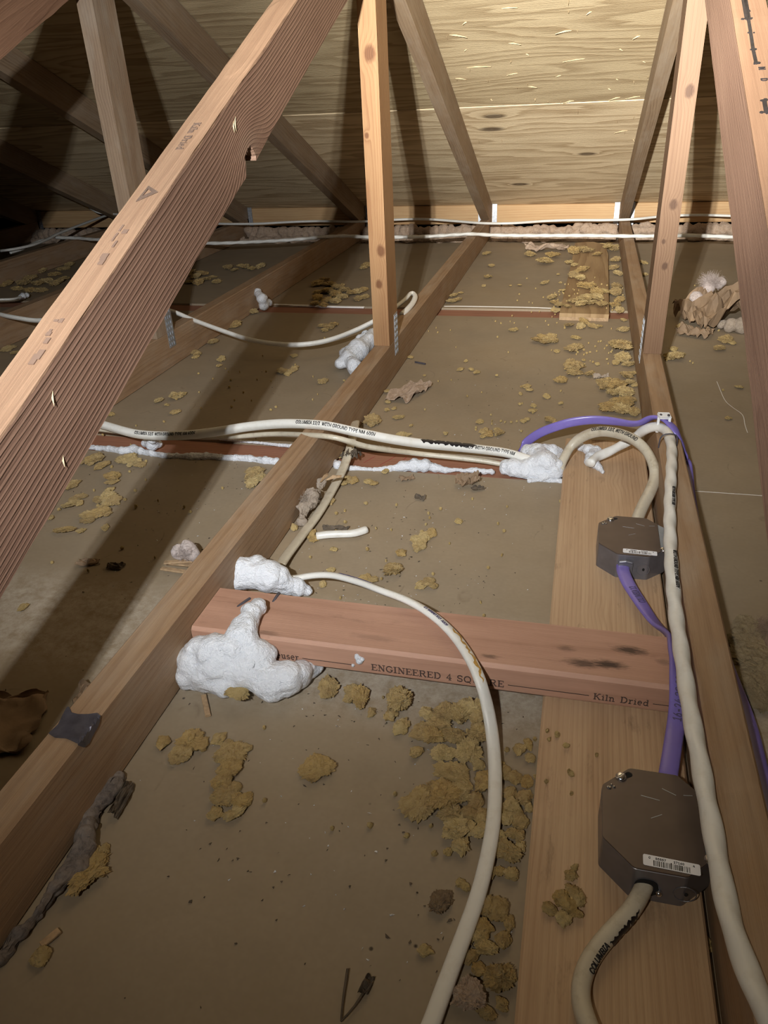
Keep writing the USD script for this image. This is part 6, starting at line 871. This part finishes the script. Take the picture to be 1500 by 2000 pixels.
single('insulation_strip', blob([(a + (-.0085 if k else 0), b, max(c * .45, .005), .0095 if 0 < k < 8 else .007) for k, (a, b, c) in enumerate(MISC['batt_low'])], 11, .0035, .0075, 70, 2, .0005, link=5), 'dirtywool', 'strip of dirty grey glass wool along the foot of the left chord, near the front', 'insulation', 40)
single('dark_scrap', crumple((-.266, .438, .002), .007, .026, .1, .008, 51, 18, .5, tilt=(0, .5)), 'darkpaper', 'dark curled scrap standing in the grey glass wool strip by the left chord', 'paper', 20)
def twig(pts, r0, r1, label, mat='chip'):
    tb = Tube(pts, r0, r0, sides=7); v = tb.mesh.vertices.copy(); k = len(tb.P); s = np.r_[np.repeat(np.linspace(0, 1, k), 7), 0, 1]; c = np.vstack([np.repeat(tb.P, 7, 0), tb.P[:1], tb.P[-1:]])
    v = c + (v - c) * (1 + (r1 / r0 - 1) * s)[:, None]; single('twig', trimesh.Trimesh(v, tb.mesh.faces, process=False), mat, label, 'twig', True)
tw = MISC['twig']
twig([tw[3], tw[2], tw[1], tw[0]], .0007, .0012, 'thin dark twig at the front edge, left of the forked one', 'darkpaper'); twig([tw[3], tw[4], tw[5]], .0008, .001, 'thin dark twig at the front edge that ends in a curled leaf', 'darkpaper')
single('dry_leaf', crumple((tw[6][0] - .001, tw[6][1] - .004, .001), .0042, .010, -.2, .006, 61, 12, .4), 'darkpaper', 'small curled leaf on the twig at the front edge', 'leaf', 20)
for (key, mat, lab) in (('sliver', 'chip', 'slim wood sliver sticking out from under the large foam lump'), ('sliver2', 'chip', 'slim wood sliver beside the lone yellow flake at the lower left')):
    q = MISC[key]; m, gc = board((*q[0][:2], .0035), (*q[-1][:2], .003), (1, 0, 0), .0065, .003, seed=3, c=.0006); single('wood_sliver', m, mat, lab, 'wood sliver')
single('insulation_flake', flake(-.2065, .594, .017, .010, .012, rgF, True)[0], 'yellow', 'flat yellow flake caught under the near rim of the large foam lump', 'insulation', 50)
single('nail', Tube([(-0.258, 1.851, .003), (-0.228, 1.838, .003)], .0022, .0022, sides=8).mesh, 'darkmetal', 'small dark nail on the drywall beside the torn pinkish sheet', 'nail')
single('metal_scrap', crumple((.205, 1.788, .001), .022, .012, .1, .012, 64, 14, .3), 'grey', 'grey flat scrap in the heap against the right chord', 'scrap', 20)
single('paper_scrap', crumple((-.5596, .835, .0005), .020, .009, .35, .008, 67, 14, .4), 'kraft', 'pale curled scrap in the diagonal shadow of the left bay, left one of two', 'paper', 20)
single('paper_scrap', crumple((-.5116, .833, .0005), .016, .009, 0, .008, 68, 14, .4), 'darkpaper', 'brown curled scrap in the diagonal shadow of the left bay, right one of two', 'paper', 20)
single('paper_scrap', crumple((-.010, 3.38, .002), .11, .055, .15, .03, 71, 22, .45), 'pink', 'flattened pinkish glass wool piece at the eave end of the middle bay', 'insulation', 40)
single('glass_wool_fluff', flake(.101, .3255, .0125, .011, .003, rgF, True)[0], 'pink', 'greyish pink tuft at the near end of the yellow trail beside the plank', 'insulation', 40)
single('insulation_flake', flake(.0655, .3985, .009, .012, .0005, rgF, True)[0], 'brownwool', 'dull brown tuft alone left of the white cable, near the front', 'insulation', 50)
single('glass_wool_fluff', trimesh.util.concatenate([blob([(.405, .80, .018, .016), (.42, .77, .02, .02), (.44, .74, .02, .022), (.41, .72, .016, .016), (.435, .70, .016, .02)], 14, .005, .006, 70, 1, .0005), fluff_mesh((.40, .83, .02), .012, 50, 9, .02)]), 'pink', 'pink glass wool tuft at the right edge beyond the right chord', 'insulation', 40)
for q, (x, y, ln, lab) in enumerate(((.332, 1.00, .018, 'upper'), (.334, .965, .024, 'middle'), (.331, .925, .014, 'lower'))): single('dark_scrap', crumple((x + .006, y, .0005), .010, ln, .1, .012, 81 + q, 14, .5), 'darkpaper', lab + ' one of three dark scraps along the far side of the right chord', 'paper', 20)
sc = MISC['scratch']
tri = [Tube(sc, .0007, .0002, sides=6).mesh]
obj('scratch', trimesh.util.concatenate(tri), M['caulk'], fl, label='pale scratch in the drywall paper')
